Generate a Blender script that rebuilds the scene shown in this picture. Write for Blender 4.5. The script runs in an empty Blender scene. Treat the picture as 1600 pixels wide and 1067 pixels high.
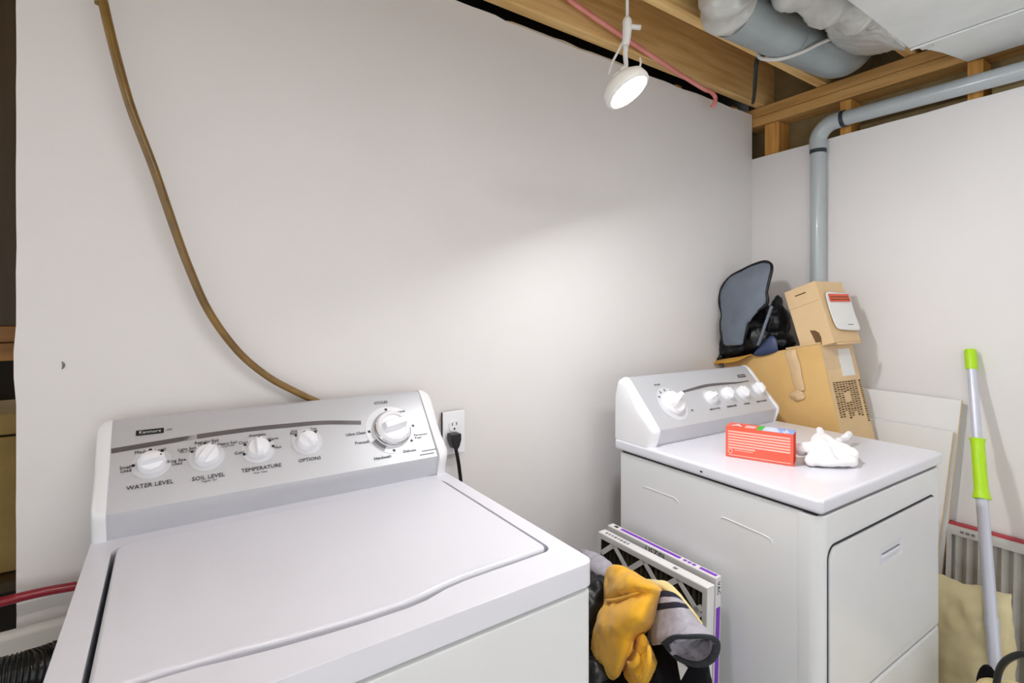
import bpy, bmesh, math, random
from mathutils import Vector, Matrix, noise
random.seed(7)
PI = math.pi
scene = bpy.context.scene
COL = scene.collection

# ---------------------------------------------------------------- camera, light, exposure
cam_d = bpy.data.cameras.new('camera')
cam = bpy.data.objects.new('camera', cam_d); COL.objects.link(cam)
YAW = math.radians(56.03)
cam.location = (0, 0, 1.33)
cam.rotation_euler = (PI/2, 0, YAW - PI/2)
cam_d.sensor_width = 36.0
cam_d.lens = 790/1600*36
cam_d.shift_y = -(533.5-483)/1600
cam_d.clip_start = 0.02
scene.camera = cam

w = bpy.data.worlds.new('basement_ambient'); scene.world = w
w.use_nodes = True
w.node_tree.nodes['Background'].inputs['Color'].default_value = (0.90, 0.965, 1.0, 1)
w.node_tree.nodes['Background'].inputs['Strength'].default_value = 1.32

LAMP_STRENGTH = 425.0
FILL_STRENGTH = 30.0  # glow of the added fill tubes
vs = scene.view_settings
vs.view_transform = 'Standard'; vs.look = 'None'; vs.gamma = 1.0
vs.use_curve_mapping = False
vs.exposure = 0.0

# ---------------------------------------------------------------- materials
def lin(c):
    c = c/255.0
    return c/12.92 if c <= 0.04045 else ((c+0.055)/1.055)**2.4
def rgb(t): return (lin(t[0]), lin(t[1]), lin(t[2]), 1)

def mat(name, col, rough=0.5, metal=0.0, coat=0.0, var=0.04, vscale=8.0, bump=0.0, bscale=60.0,
        stretch=(1,1,1), emit=0.0, col2=None, sheen=0.0, spec=None):
    m = bpy.data.materials.new(name); m.use_nodes = True
    nt = m.node_tree; b = nt.nodes['Principled BSDF']
    b.inputs['Roughness'].default_value = rough
    b.inputs['Metallic'].default_value = metal
    b.inputs['Coat Weight'].default_value = coat
    b.inputs['Coat Roughness'].default_value = 0.08
    if spec is not None: b.inputs['Specular IOR Level'].default_value = spec
    if sheen: b.inputs['Sheen Weight'].default_value = sheen
    tc = nt.nodes.new('ShaderNodeTexCoord'); mp = nt.nodes.new('ShaderNodeMapping')
    mp.inputs['Scale'].default_value = stretch
    nt.links.new(tc.outputs['Object'], mp.inputs['Vector'])
    nz = nt.nodes.new('ShaderNodeTexNoise'); nz.inputs['Scale'].default_value = vscale
    nz.inputs['Detail'].default_value = 5
    nt.links.new(mp.outputs['Vector'], nz.inputs['Vector'])
    cr = nt.nodes.new('ShaderNodeValToRGB')
    a = rgb(col); c2 = rgb(col2) if col2 else a
    cr.color_ramp.elements[0].position = 0.3; cr.color_ramp.elements[1].position = 0.7
    k0, k1 = 1-var, 1+var
    cr.color_ramp.elements[0].color = (min(1,c2[0]*k0), min(1,c2[1]*k0), min(1,c2[2]*k0), 1)
    cr.color_ramp.elements[1].color = (min(1,a[0]*k1), min(1,a[1]*k1), min(1,a[2]*k1), 1)
    nt.links.new(nz.outputs['Fac'], cr.inputs['Fac'])
    nt.links.new(cr.outputs['Color'], b.inputs['Base Color'])
    if bump:
        n2 = nt.nodes.new('ShaderNodeTexNoise'); n2.inputs['Scale'].default_value = bscale
        n2.inputs['Detail'].default_value = 4
        nt.links.new(mp.outputs['Vector'], n2.inputs['Vector'])
        bp = nt.nodes.new('ShaderNodeBump'); bp.inputs['Strength'].default_value = bump
        bp.inputs['Distance'].default_value = 0.004
        nt.links.new(n2.outputs['Fac'], bp.inputs['Height'])
        nt.links.new(bp.outputs['Normal'], b.inputs['Normal'])
    if emit:
        b.inputs['Emission Color'].default_value = (0.97, 0.985, 1, 1)
        b.inputs['Emission Strength'].default_value = emit
    return m

M = {}
M['wall'] = mat('painted_drywall', (231,227,226), 0.55, bump=0.05, bscale=90, var=0.015, vscale=3, spec=0.3)
M['gypsum'] = mat('raw_gypsum_edge', (214,200,178), 0.9, bump=0.4, bscale=150, var=0.1, vscale=30)
M['concrete'] = mat('concrete_floor', (208,206,202), 0.7, bump=0.3, bscale=40, var=0.06, vscale=5)
M['joist'] = mat('joist_lumber', (248,212,148), 0.7, col2=(226,182,114), vscale=5, stretch=(0.6,9,9), bump=0.25, bscale=14, var=0.05)
M['stud'] = mat('stud_lumber', (226,166,86), 0.7, col2=(196,136,60), vscale=5, stretch=(9,9,0.7), bump=0.25, bscale=14, var=0.05)
M['plate'] = mat('plate_lumber', (222,174,108), 0.7, col2=(192,142,78), vscale=5, stretch=(9,0.6,9), bump=0.3, bscale=14, var=0.05)
M['sheath'] = mat('sheathing_board', (150,130,90), 0.85, col2=(128,110,72), vscale=12, bump=0.2)
M['ply'] = mat('subfloor_plywood', (168,128,78), 0.8, col2=(140,102,58), vscale=4, stretch=(1,4,1), bump=0.2)
M['dark'] = mat('shaded_void_board', (38,28,16), 0.85, col2=(26,19,10), vscale=6)  # near-black brown puts the shade of alcove and wall void into the colour
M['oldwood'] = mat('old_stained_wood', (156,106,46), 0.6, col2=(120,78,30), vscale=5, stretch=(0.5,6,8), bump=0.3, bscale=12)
M['shadewood'] = mat('shaded_post_wood', (72,52,22), 0.6, col2=(54,38,14), vscale=5, stretch=(8,8,0.6))  # shade of the gap past the drywall is put into this brown
M['oldboard'] = mat('old_brown_cardboard', (160,134,80), 0.85, col2=(136,110,60), vscale=6)
M['enamel'] = mat('white_enamel', (229,229,238), 0.28, coat=0.5, var=0.008)
M['enamel_body'] = mat('white_cabinet_enamel', (230,231,233), 0.34, coat=0.3, var=0.01, bump=0.03, bscale=200)
M['plastic'] = mat('white_plastic', (244,243,247), 0.3, coat=0.3, var=0.01)
M['silver'] = mat('silver_console_paint', (204,205,210), 0.40, metal=0.25, var=0.02, vscale=3)
M['silver_lite'] = mat('pale_silver_print', (216,217,222), 0.4, metal=0.15, var=0.01)
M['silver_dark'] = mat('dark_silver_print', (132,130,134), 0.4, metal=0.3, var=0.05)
M['stripe'] = mat('charcoal_stripe', (112,108,112), 0.35, metal=0.4, var=0.12, vscale=20)
M['ink'] = mat('black_ink', (34,32,38), 0.5, var=0.02)
M['inkgrey'] = mat('grey_ink', (120,118,122), 0.5, var=0.02)
M['gap'] = mat('gap_shade_and_mark', (30,30,40), 0.7, var=0.02)  # near-black stands in for shade between panels; also the screw mark
M['black'] = mat('black_plastic', (14,15,16), 0.4, var=0.05)
M['blackrub'] = mat('black_ribbed_hose', (22,23,22), 0.25, var=0.2, bump=0.4, bscale=60)
M['chrome'] = mat('chrome', (210,210,212), 0.12, metal=1.0, var=0.01)
M['hose'] = mat('brown_rubber_hose', (132,100,40), 0.4, col2=(112,82,30), vscale=20, coat=0.2, var=0.08)
M['redhose'] = mat('dark_red_hose', (138,22,38), 0.4, var=0.06, coat=0.2)
M['pinkpipe'] = mat('faded_red_pipe', (244,166,158), 0.45, col2=(232,138,130), vscale=6, var=0.04)
M['pvc'] = mat('grey_pvc_pipe', (178,184,187), 0.3, coat=0.25, var=0.03)
M['pvcdark'] = mat('dark_coupling_ring', (40,48,56), 0.5, var=0.03)
M['sheet'] = mat('galvanised_sheet_metal', (232,235,234), 0.5, metal=0.15, col2=(224,227,226), vscale=7, var=0.02)
M['foil'] = mat('foil_duct_tape', (224,224,220), 0.34, metal=0.35, col2=(198,198,193), vscale=9, bump=0.5, bscale=22, var=0.04)
M['galv'] = mat('round_galvanised_duct', (172,182,184), 0.42, metal=0.35, col2=(154,164,166), vscale=6, var=0.04)
M['strap'] = mat('dark_green_strap', (36,48,46), 0.5, var=0.05)
M['card_y'] = mat('yellow_brown_cardboard', (222,184,122), 0.8, col2=(212,172,108), vscale=5, var=0.02, bump=0.05, bscale=120)
M['card_l'] = mat('light_tan_cardboard', (224,194,152), 0.8, col2=(214,182,138), vscale=5, var=0.02, bump=0.05, bscale=120)
M['card_d'] = mat('cardboard_print_brown', (104,78,44), 0.8, var=0.1)
M['tape'] = mat('clear_packing_tape', (214,184,142), 0.22, coat=0.4, var=0.06, vscale=30, bump=0.3, bscale=40)
M['flapcol'] = mat('kraft_flap_gold', (206,156,62), 0.75, col2=(176,126,44), vscale=9, var=0.05)
M['paper'] = mat('white_paper', (232,230,228), 0.6, var=0.015)
M['redprint'] = mat('red_orange_print', (226,88,62), 0.55, var=0.04)
M['glovered'] = mat('red_carton', (236,84,60), 0.35, col2=(240,98,74), vscale=6, coat=0.2, var=0.02)
M['glovepink'] = mat('pale_pink_print', (246,186,172), 0.4, var=0.02)
M['green'] = mat('green_print', (72,186,62), 0.4, var=0.03)
M['blue'] = mat('light_blue_print', (138,170,226), 0.4, var=0.06, vscale=30)
M['cloth_w'] = mat('white_cotton', (242,238,240), 0.9, var=0.01, bump=0.1, bscale=300, sheen=0.2)
M['bagblack'] = mat('black_nylon', (8,9,14), 0.38, spec=0.35, var=0.2, vscale=20, bump=0.5, bscale=26)
M['baggrey'] = mat('grey_lining_fabric', (112,120,132), 0.7, col2=(100,108,120), vscale=8, var=0.04, bump=0.15, bscale=60)
M['bagblue'] = mat('navy_nylon', (54,66,100), 0.4, var=0.1, bump=0.3, bscale=30)
M['yellow'] = mat('mustard_yellow_cotton', (238,180,38), 0.85, col2=(230,168,28), vscale=8, var=0.03, bump=0.12, bscale=220, sheen=0.2)
M['greycloth'] = mat('heather_grey_knit', (178,174,184), 0.9, col2=(164,160,170), vscale=60, var=0.05, bump=0.2, bscale=260)
M['navy'] = mat('navy_stripe_knit', (22,22,44), 0.85, var=0.08)
M['rib'] = mat('charcoal_ribbed_cuff', (38,40,46), 0.85, col2=(56,58,64), vscale=120, var=0.1, bump=0.4, bscale=200)
M['cream'] = mat('cream_fabric', (226,206,140), 0.8, col2=(236,222,176), vscale=10, var=0.02)
M['blackcloth'] = mat('black_fabric', (8,8,13), 0.75, spec=0.15, var=0.2, vscale=14, bump=0.3, bscale=30)
M['pillow'] = mat('beige_pillow_cotton', (226,214,172), 0.85, col2=(216,203,158), vscale=7, var=0.03, bump=0.15, bscale=40, sheen=0.1)
M['frame_w'] = mat('white_card_frame', (228,226,226), 0.6, var=0.015)
M['frame_g'] = mat('grey_card_face', (202,200,198), 0.7, var=0.02)
M['purple'] = mat('purple_label', (124,50,190), 0.45, var=0.04)
M['pleat'] = mat('dark_pleated_media', (40,38,34), 0.9, col2=(92,90,66), vscale=5, var=0.1)
M['pleat_g'] = mat('grey_pleated_media', (196,193,187), 0.85, col2=(170,167,161), vscale=9, var=0.05)
M['redlabel'] = mat('dark_red_label', (176,52,62), 0.5, var=0.04)
M['melamine'] = mat('white_melamine', (236,235,235), 0.45, var=0.012, vscale=4)
M['boardedge'] = mat('raw_board_edge', (216,188,150), 0.85, var=0.06, vscale=40)
M['pole_w'] = mat('pale_aluminium_pole', (206,208,222), 0.3, metal=0.15, var=0.01)
M['lime'] = mat('lime_green_grip', (178,226,24), 0.4, var=0.03)
M['lens'] = mat('lamp_lens', (255,255,255), 0.3, emit=LAMP_STRENGTH)
M['fillglow'] = mat('fill_tube_glow', (255,255,255), 0.3, emit=FILL_STRENGTH)  # emission for the added, unseen fill lamp
M['lampwhite'] = mat('lamp_white_enamel', (240,236,230), 0.4, var=0.01)
M['cord'] = mat('white_cord', (226,222,218), 0.5, var=0.02)
M['porcelain'] = mat('porcelain', (236,234,228), 0.3, var=0.01)
M['tub'] = mat('white_tub_plastic', (220,220,216), 0.4, var=0.02)

# ---------------------------------------------------------------- mesh helpers
def link(name, bm, m, parent=None, smooth=False, bevel=0.0, seg=2, subsurf=0, solid=0.0, mods=None, auto=None):
    me = bpy.data.meshes.new(name)
    bm.normal_update()
    bm.to_mesh(me); bm.free()
    ms = m if isinstance(m, (list, tuple)) else [m]
    for k in ms: me.materials.append(M[k] if isinstance(k, str) else k)
    o = bpy.data.objects.new(name, me); COL.objects.link(o)
    if parent: o.parent = parent
    if smooth or subsurf:
        me.polygons.foreach_set('use_smooth', [True]*len(me.polygons))
    if auto is not None:
        me.polygons.foreach_set('use_smooth', [True]*len(me.polygons))
        me.set_sharp_from_angle(angle=math.radians(auto))
    if subsurf:
        s = o.modifiers.new('sub', 'SUBSURF'); s.levels = subsurf; s.render_levels = subsurf
    if solid:
        s = o.modifiers.new('solid', 'SOLIDIFY'); s.thickness = solid; s.offset = 0
    if bevel:
        b = o.modifiers.new('bev', 'BEVEL'); b.width = bevel; b.segments = seg
        b.limit_method = 'ANGLE'; b.angle_limit = math.radians(40)
        me.polygons.foreach_set('use_smooth', [True]*len(me.polygons))
        wn = o.modifiers.new('wn', 'WEIGHTED_NORMAL'); wn.keep_sharp = True
    return o

def empty(name, loc=(0,0,0), rz=0.0):
    o = bpy.data.objects.new(name, None); COL.objects.link(o)
    o.location = loc; o.rotation_euler = (0,0,rz); o.empty_display_size = 0.05
    return o
def tag(o, label, cat, group=None):
    o['label'] = label; o['category'] = cat
    if group: o['group'] = group
    return o
def struct(o):
    o['kind'] = 'structure'; return o

def V(*a): return Vector(a)
def box(bm, x0, y0, z0, x1, y1, z1, mtx=None):
    vs_ = [bm.verts.new(p) for p in ((x0,y0,z0),(x1,y0,z0),(x1,y1,z0),(x0,y1,z0),(x0,y0,z1),(x1,y0,z1),(x1,y1,z1),(x0,y1,z1))]
    for f in ((0,3,2,1),(4,5,6,7),(0,1,5,4),(1,2,6,5),(2,3,7,6),(3,0,4,7)):
        bm.faces.new([vs_[i] for i in f])
    if mtx: bmesh.ops.transform(bm, matrix=mtx, verts=vs_)
    return vs_
def B(*a):
    bm = bmesh.new(); box(bm, *a); return bm
def hexa(bm, p):     # 8 corners in box() order
    vs_ = [bm.verts.new(q) for q in p]
    for f in ((0,3,2,1),(4,5,6,7),(0,1,5,4),(1,2,6,5),(2,3,7,6),(3,0,4,7)):
        bm.faces.new([vs_[i] for i in f])
def prism(bm, outline, axis, a, b):
    """outline: list of 2D points; extruded along axis from a to b"""
    def p3(p, t):
        if axis == 0: return (t, p[0], p[1])
        if axis == 1: return (p[0], t, p[1])
        return (p[0], p[1], t)
    A = [bm.verts.new(p3(p, a)) for p in outline]; Bv = [bm.verts.new(p3(p, b)) for p in outline]
    n = len(outline)
    bm.faces.new(A[::-1]); bm.faces.new(Bv)
    for i in range(n): bm.faces.new((A[i], A[(i+1)%n], Bv[(i+1)%n], Bv[i]))
    bmesh.ops.recalc_face_normals(bm, faces=bm.faces[:])
def ring_prism(bm, outer, inner, z0, z1):
    lo, hi = [], []
    for z, top in ((z1, True), (z0, False)):
        loops = []
        for ol in (outer, inner):
            vsx = [bm.verts.new((p[0], p[1], z)) for p in ol]
            es = [bm.edges.new((vsx[i], vsx[(i+1)%len(vsx)])) for i in range(len(vsx))]
            loops.append((vsx, es))
        bmesh.ops.triangle_fill(bm, edges=loops[0][1]+loops[1][1], use_beauty=True)
        (hi if top else lo).extend([l[0] for l in loops])
    for k in range(2):
        a, b = lo[k], hi[k]; n = len(a)
        for i in range(n): bm.faces.new((a[i], a[(i+1)%n], b[(i+1)%n], b[i]))
    bmesh.ops.recalc_face_normals(bm, faces=bm.faces[:])
def rrect(x0, y0, x1, y1, r, n=5):
    out = []
    for cx, cy, a0 in ((x1-r,y1-r,0),(x0+r,y1-r,90),(x0+r,y0+r,180),(x1-r,y0+r,270)):
        for i in range(n+1):
            a = math.radians(a0+90*i/n); out.append((cx+r*math.cos(a), cy+r*math.sin(a)))
    return out
def catmull(pts, n=8):
    P = [Vector(p) for p in pts]; P = [P[0]*2-P[1]]+P+[P[-1]*2-P[-2]]
    out = []
    for i in range(1, len(P)-2):
        for k in range(n):
            t = k/n; a,b,c,d = P[i-1],P[i],P[i+1],P[i+2]
            out.append(0.5*((2*b)+(c-a)*t+(2*a-5*b+4*c-d)*t*t+(3*b-a-3*c+d)*t**3))
    out.append(P[-2].copy()); return out
def tube(bm, pts, r, seg=10, closed=False, cap=True, sx=1.0):
    """r: number or function of t in 0..1"""
    P = [Vector(p) for p in pts]; n = len(P)
    rings = []; up = None
    for i in range(n):
        if closed: d = P[(i+1)%n]-P[i-1]
        else: d = P[min(i+1,n-1)]-P[max(i-1,0)]
        d.normalize()
        if up is None:
            up = d.orthogonal().normalized()
        up = (up - d*up.dot(d)).normalized(); s = d.cross(up)
        rr = r(i/max(1,n-1)) if callable(r) else r
        rings.append([bm.verts.new(P[i]+(up*math.cos(2*PI*k/seg)*sx+s*math.sin(2*PI*k/seg))*rr) for k in range(seg)])
    m = n if closed else n-1
    for i in range(m):
        a, b = rings[i], rings[(i+1)%n]
        for k in range(seg): bm.faces.new((a[k], a[(k+1)%seg], b[(k+1)%seg], b[k]))
    if cap and not closed:
        bm.faces.new(rings[0][::-1]); bm.faces.new(rings[-1])
def lathe(bm, prof, seg=32, mtx=None):
    """prof: list of (r, z) from axis to axis"""
    rings = []; vsn = []
    for r, z in prof:
        if r < 1e-6:
            v = bm.verts.new((0,0,z)); rings.append([v]); vsn.append(v)
        else:
            rg = [bm.verts.new((r*math.cos(2*PI*k/seg), r*math.sin(2*PI*k/seg), z)) for k in range(seg)]
            rings.append(rg); vsn += rg
    for a, b in zip(rings, rings[1:]):
        for k in range(seg):
            if len(a) == 1 and len(b) == 1: break
            if len(a) == 1: bm.faces.new((a[0], b[k], b[(k+1)%seg]))
            elif len(b) == 1: bm.faces.new((a[k], b[0], a[(k+1)%seg]))
            else: bm.faces.new((a[k], b[k], b[(k+1)%seg], a[(k+1)%seg]))
    if mtx: bmesh.ops.transform(bm, matrix=mtx, verts=vsn)
    bmesh.ops.recalc_face_normals(bm, faces=bm.faces[:])
def frame(o, ux, uy):
    """matrix with local x=ux, y=uy, z=ux x uy at o"""
    ux = Vector(ux).normalized(); uy = Vector(uy).normalized(); uz = ux.cross(uy).normalized(); uy = uz.cross(ux)
    m = Matrix.Identity(4)
    for i, c in enumerate((ux, uy, uz)): m[0][i], m[1][i], m[2][i] = c
    m[0][3], m[1][3], m[2][3] = o
    return m
def text(bm, body, size, mtx, align='CENTER', ext=0.0003, xs=1.0):
    cu = bpy.data.curves.new('t', 'FONT'); cu.body = body; cu.size = size; cu.align_x = align; cu.align_y = 'CENTER'
    cu.extrude = ext; cu.resolution_u = 2
    ob = bpy.data.objects.new('t', cu)
    me = bpy.data.meshes.new_from_object(ob)
    me.transform(mtx @ Matrix.Diagonal((xs,1,1,1)))
    bm.from_mesh(me)
    bpy.data.objects.remove(ob); bpy.data.curves.remove(cu); bpy.data.meshes.remove(me)
def strip(bm, pts, wdt, mtx, h=0.0008):
    """flat ribbon with thickness along 2D pts in mtx plane; wdt number or list"""
    n = len(pts); L=[];Rr=[]
    for i in range(n):
        d = Vector(pts[min(i+1,n-1)])-Vector(pts[max(i-1,0)]); d.normalize(); nn = Vector((-d.y,d.x))
        ww = (wdt[i] if isinstance(wdt, (list,tuple)) else wdt)/2
        L.append(Vector(pts[i])+nn*ww); Rr.append(Vector(pts[i])-nn*ww)
    ol = Rr+L[::-1]
    A = [bm.verts.new(mtx@Vector((p.x,p.y,0))) for p in ol]; Bv=[bm.verts.new(mtx@Vector((p.x,p.y,h))) for p in ol]
    k = len(ol)
    for i in range(k): bm.faces.new((A[i],A[(i+1)%k],Bv[(i+1)%k],Bv[i]))
    for i in range(n-1):
        bm.faces.new((Bv[i],Bv[i+1],Bv[k-2-i],Bv[k-1-i])); bm.faces.new((A[i],A[k-1-i],A[k-2-i],A[i+1]))
    bmesh.ops.recalc_face_normals(bm, faces=bm.faces[:])
def grid(rows, matrows=None):
    bm = bmesh.new()
    R_ = [[bm.verts.new(p) for p in r] for r in rows]
    for i in range(len(R_)-1):
        for j in range(len(R_[0])-1):
            f = bm.faces.new((R_[i][j], R_[i+1][j], R_[i+1][j+1], R_[i][j+1]))
            if matrows: f.material_index = matrows[i]
    return bm
def ellipsoid(bm, c, r, seg=16, rot=None):
    m = Matrix.Translation(c) @ (rot.to_4x4() if rot else Matrix.Identity(4)) @ Matrix.Diagonal((r[0],r[1],r[2],1))
    bmesh.ops.create_icosphere(bm, subdivisions=3, radius=1, matrix=m)
def blob(o, voxel, smooth=6, disp=0.0, dscale=0.05):
    r = o.modifiers.new('remesh','REMESH'); r.mode='VOXEL'; r.voxel_size=voxel; r.use_smooth_shade=True
    s = o.modifiers.new('smooth','SMOOTH'); s.iterations=smooth; s.factor=0.5
    if disp: wrinkle(o, disp, dscale)
    return o
def wrinkle(o, strength, size, depth=2):
    t = bpy.data.textures.new('wrinkle_noise','CLOUDS'); t.noise_scale=size; t.noise_depth=depth
    d = o.modifiers.new('disp','DISPLACE'); d.texture=t; d.strength=strength; d.mid_level=0.5; d.texture_coords='LOCAL'
    return o

# ================================================================ SETTING
fl = struct(link('floor', B(-3.2,-3.2,-0.1, 2.6,2.1,0), 'concrete'))
# drywall of the washer wall: ragged top and left edges
xs = [-0.244+i*(2.229+0.244)/60 for i in range(61)]
top = [(x, 2.229 + 0.006*noise.noise(Vector((x*9,0,0))) + (0.006 if x < 0.86 else 0)) for x in xs]
left = [(-0.244 + 0.0012*noise.noise(Vector((0,z*14,3))) + (0.0 if abs(z-1.225) > 0.03 else -0.0035), z) for z in [2.2-i*0.05 for i in range(43)]]
bm = bmesh.new(); prism(bm, [(-0.244,0.0),(2.229,0.0)]+top[::-1]+left, 1, 1.32, 1.333)
wb = struct(link('wall_back', bm, 'wall'))
# torn paper / second sheet along the top edge
bm = bmesh.new()
xs2 = [0.88+i*(1.45-0.88)/24 for i in range(25)]
prism(bm, [(x, 2.218+0.004*noise.noise(Vector((x*20,5,0)))) for x in xs2]+[(x, 2.245+0.005*noise.noise(Vector((x*13,9,0)))) for x in xs2[::-1]], 1, 1.334, 1.346)
link('drywall_backing_strip', bm, 'gypsum', wb)
for x in (0.10, 0.50, 0.905, 1.31, 1.72, 2.12):
    link('stud', B(x,1.348,0.0, x+0.038,1.43,2.255), 'stud' if x > 0 else 'dark', wb)
link('sheathing_board', B(-0.20,1.435,0.0, 2.40,1.447,2.5), 'dark', wb)  # board coloured near-black to paint the shade behind the drywall
bm = bmesh.new()   # chipped paint crescent
cpt = (-0.1821,1.3200,1.2194)
tube(bm, [(cpt[0]+0.006*math.cos(a), 1.3195, cpt[2]+0.009*math.sin(a)) for a in [(-60+20*i)*PI/180 for i in range(7)]], lambda t: 0.0004+0.0022*math.sin(PI*t), 6)
link('paint_chip', bm, 'inkgrey', wb)

# right-hand wall: drywall stops short of the framing
ys = [1.333-i*0.06 for i in range(76)]
top = [(y, 2.022 + 0.004*noise.noise(Vector((y*8,2,0))) + 0.012*max(0,min(1,(1.32-y)/0.9))) for y in ys]
bm = bmesh.new(); prism(bm, [(ys[-1],0.0),(1.333,0.0)]+top, 0, 2.229, 2.242)
wr = struct(link('wall_right', bm, 'wall'))
for y in (1.205, 0.915, 0.52, 0.12, -0.28, -0.68, -1.08, -1.48, -1.88, -2.28, -2.68, -3.08):
    link('stud', B(2.244,y,0.0, 2.333, y+(0.062 if y > 1.1 else 0.04), 2.168), 'stud', wr)
link('top_plate', B(2.235,-3.2,2.172, 2.335,1.36,2.212), 'plate', wr, bevel=0.003)
link('top_plate', B(2.238,-3.2,2.214, 2.335,1.36,2.256), 'plate', wr, bevel=0.003)
link('sheathing_board', B(2.336,-3.2,0.0, 2.35,1.40,2.5), 'sheath', wr)
link('blocking', B(2.246,0.16,2.03, 2.30,0.50,2.066), 'sheath', wr, bevel=0.004)
link('blocking', B(2.29,0.565,2.0, 2.333,0.905,2.07), 'sheath', wr, bevel=0.006)

ce = struct(link('ceiling', B(-3.2,-3.2,2.5, 2.6,2.1,2.52), 'ply'))
for y in (1.272, 1.005, 0.70, 0.40, 0.05, -0.35, -0.75, -1.15, -1.55, -1.95, -2.35, -2.75, -3.15):
    link('joist', B(-3.2,y,2.26, 2.334,y+0.040,2.498), 'joist', ce, bevel=0.002)

# alcove past the left end of the drywall, shade painted in as near-black
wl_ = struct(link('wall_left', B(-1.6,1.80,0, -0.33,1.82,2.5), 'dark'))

# ================================================================ APPLIANCES
def knob(root, mtx, r, ang, label=None, skirt=True):
    """dial on a console: skirt ring, body and a raised grip bar"""
    bm = bmesh.new()
    lathe(bm, [(0,0),(r*1.06,0),(r*1.08,0.003),(r*1.0,0.006),(r*0.97,0.012),(r*0.9,0.0150),(0,0.0152)], 32, mtx)
    k = link('knob', bm, 'plastic', root, auto=50)
    if label: k['label'] = label
    rot = mtx @ Matrix.Rotation(ang, 4, 'Z')
    bm = bmesh.new()
    n = 14; L = r*1.02
    lo, hi = [], []
    for i in range(n+1):
        t = -1+2*i/n
        lo.append(bm.verts.new(rot@Vector((-r*0.36, L*t, 0.0135)))); hi.append(bm.verts.new(rot@Vector((-r*0.28, L*t*0.97, 0.0155+0.015*(1-abs(t)**4)))))
    lo2, hi2 = [], []
    for i in range(n+1):
        t = -1+2*i/n
        lo2.append(bm.verts.new(rot@Vector((r*0.36, L*t, 0.0135)))); hi2.append(bm.verts.new(rot@Vector((r*0.28, L*t*0.97, 0.0155+0.015*(1-abs(t)**4)))))
    for i in range(n):
        bm.faces.new((lo[i],lo[i+1],hi[i+1],hi[i])); bm.faces.new((lo2[i],hi2[i],hi2[i+1],lo2[i+1])); bm.faces.new((hi[i],hi[i+1],hi2[i+1],hi2[i]))
    for i in (0,n): bm.faces.new((lo[i],hi[i],hi2[i],lo2[i]))
    bmesh.ops.recalc_face_normals(bm, faces=bm.faces[:])
    link('knob_grip', bm, 'plastic', k, bevel=0.0012)
    bm = bmesh.new()
    m2 = rot @ Matrix.Translation((0, r*0.70, 0.0272))
    lathe(bm, [(0,0),(r*0.09,0),(r*0.09,0.0008),(0,0.0008)], 10, m2)
    link('knob_pointer', bm, 'inkgrey', k)
    return k

def disc(bm, mtx, r, h=0.0006, seg=36, r0=0.0, a0=0, a1=360):
    if r0 == 0 and a1-a0 == 360:
        lathe(bm, [(0,0),(r,0),(r,h),(0,h)], seg, mtx)
    else:
        n = max(6, int(seg*(a1-a0)/360))
        pts = [((r+r0)/2*math.cos(math.radians(a0+(a1-a0)*i/n)), (r+r0)/2*math.sin(math.radians(a0+(a1-a0)*i/n))) for i in range(n+1)]
        strip(bm, pts, r-r0, mtx, h)

def console(root, W, foot, a0, a1):
    """control console of an appliance; returns the face frame (x along, y up the slope, z out)"""
    fy, ry = foot, foot-0.014
    prof = [(fy,0.916),(fy-0.003,0.924),(ry+0.001,0.960),(ry,0.9675),(ry+0.003,0.9712),(ry+0.0585,1.0362),(ry+0.117,1.105),(ry+0.123,1.1095),(ry+0.133,1.111),(ry+0.146,1.104),(ry+0.160,1.06),(ry+0.160,0.916)]
    bm = bmesh.new(); prism(bm, prof, 0, a0, a1)
    link('control_panel', bm, 'silver', root, auto=25)
    cap = [(fy-0.005,0.9165),(fy-0.008,0.926),(ry-0.005,0.956),(ry-0.006,0.9675),(ry-0.002,0.976),(ry+0.028,1.0105),(ry+0.055,1.040),(ry+0.085,1.074),(ry+0.110,1.1025),(ry+0.118,1.1095),(ry+0.126,1.113),(ry+0.136,1.1125),(ry+0.148,1.106),(ry+0.164,1.06),(ry+0.164,0.9165)]
    for x0, x1 in ((0.0, a0), (a1, W)):
        outer_left = x0 < W/2
        xi, xo = (x1, x0) if outer_left else (x0, x1)
        cy_ = sum(p[0] for p in cap)/len(cap); cz_ = 1.0
        bm = bmesh.new(); rings = []
        for k in range(7):
            a = PI/2*k/6
            t = xi+(xo-xi)*math.sin(a); sh = 0.022*(1-math.cos(a))
            ring = []
            for py, pz in cap:
                v_ = Vector((py-cy_, pz-cz_)); v_ = v_*(1-sh/max(0.03, v_.length))
                ring.append(bm.verts.new((t, cy_+v_.x, (0.9165 if pz < 0.917 else cz_+v_.y))))
            rings.append(ring)
        n_ = len(cap)
        for a_, b_ in zip(rings, rings[1:]):
            for i in range(n_): bm.faces.new((a_[i], a_[(i+1)%n_], b_[(i+1)%n_], b_[i]))
        bm.faces.new(rings[0]); bm.faces.new(rings[-1][::-1])
        bmesh.ops.recalc_face_normals(bm, faces=bm.faces[:])
        link('end_cap', bm, 'plastic', root, auto=32)
    f = Vector((0,0.117,0.1375)).normalized()
    return frame((0, ry, 0.9675), (1,0,0), f)

# ---------------- washing machine
WM = tag(empty('washing_machine', (-0.118,0.612,0)), 'white top-loading washing machine with silver console and closed lid, nearest the camera', 'washing machine')
W = 0.695
link('cabinet', B(0.004,0.006,0.03, W-0.004,0.665,0.873), 'enamel_body', WM, bevel=0.008, seg=3)
for x in (0.04, W-0.07):
    for y in (0.04, 0.58):
        link('foot', B(x,y,0, x+0.03,y+0.03,0.032), 'black', WM)
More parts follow.
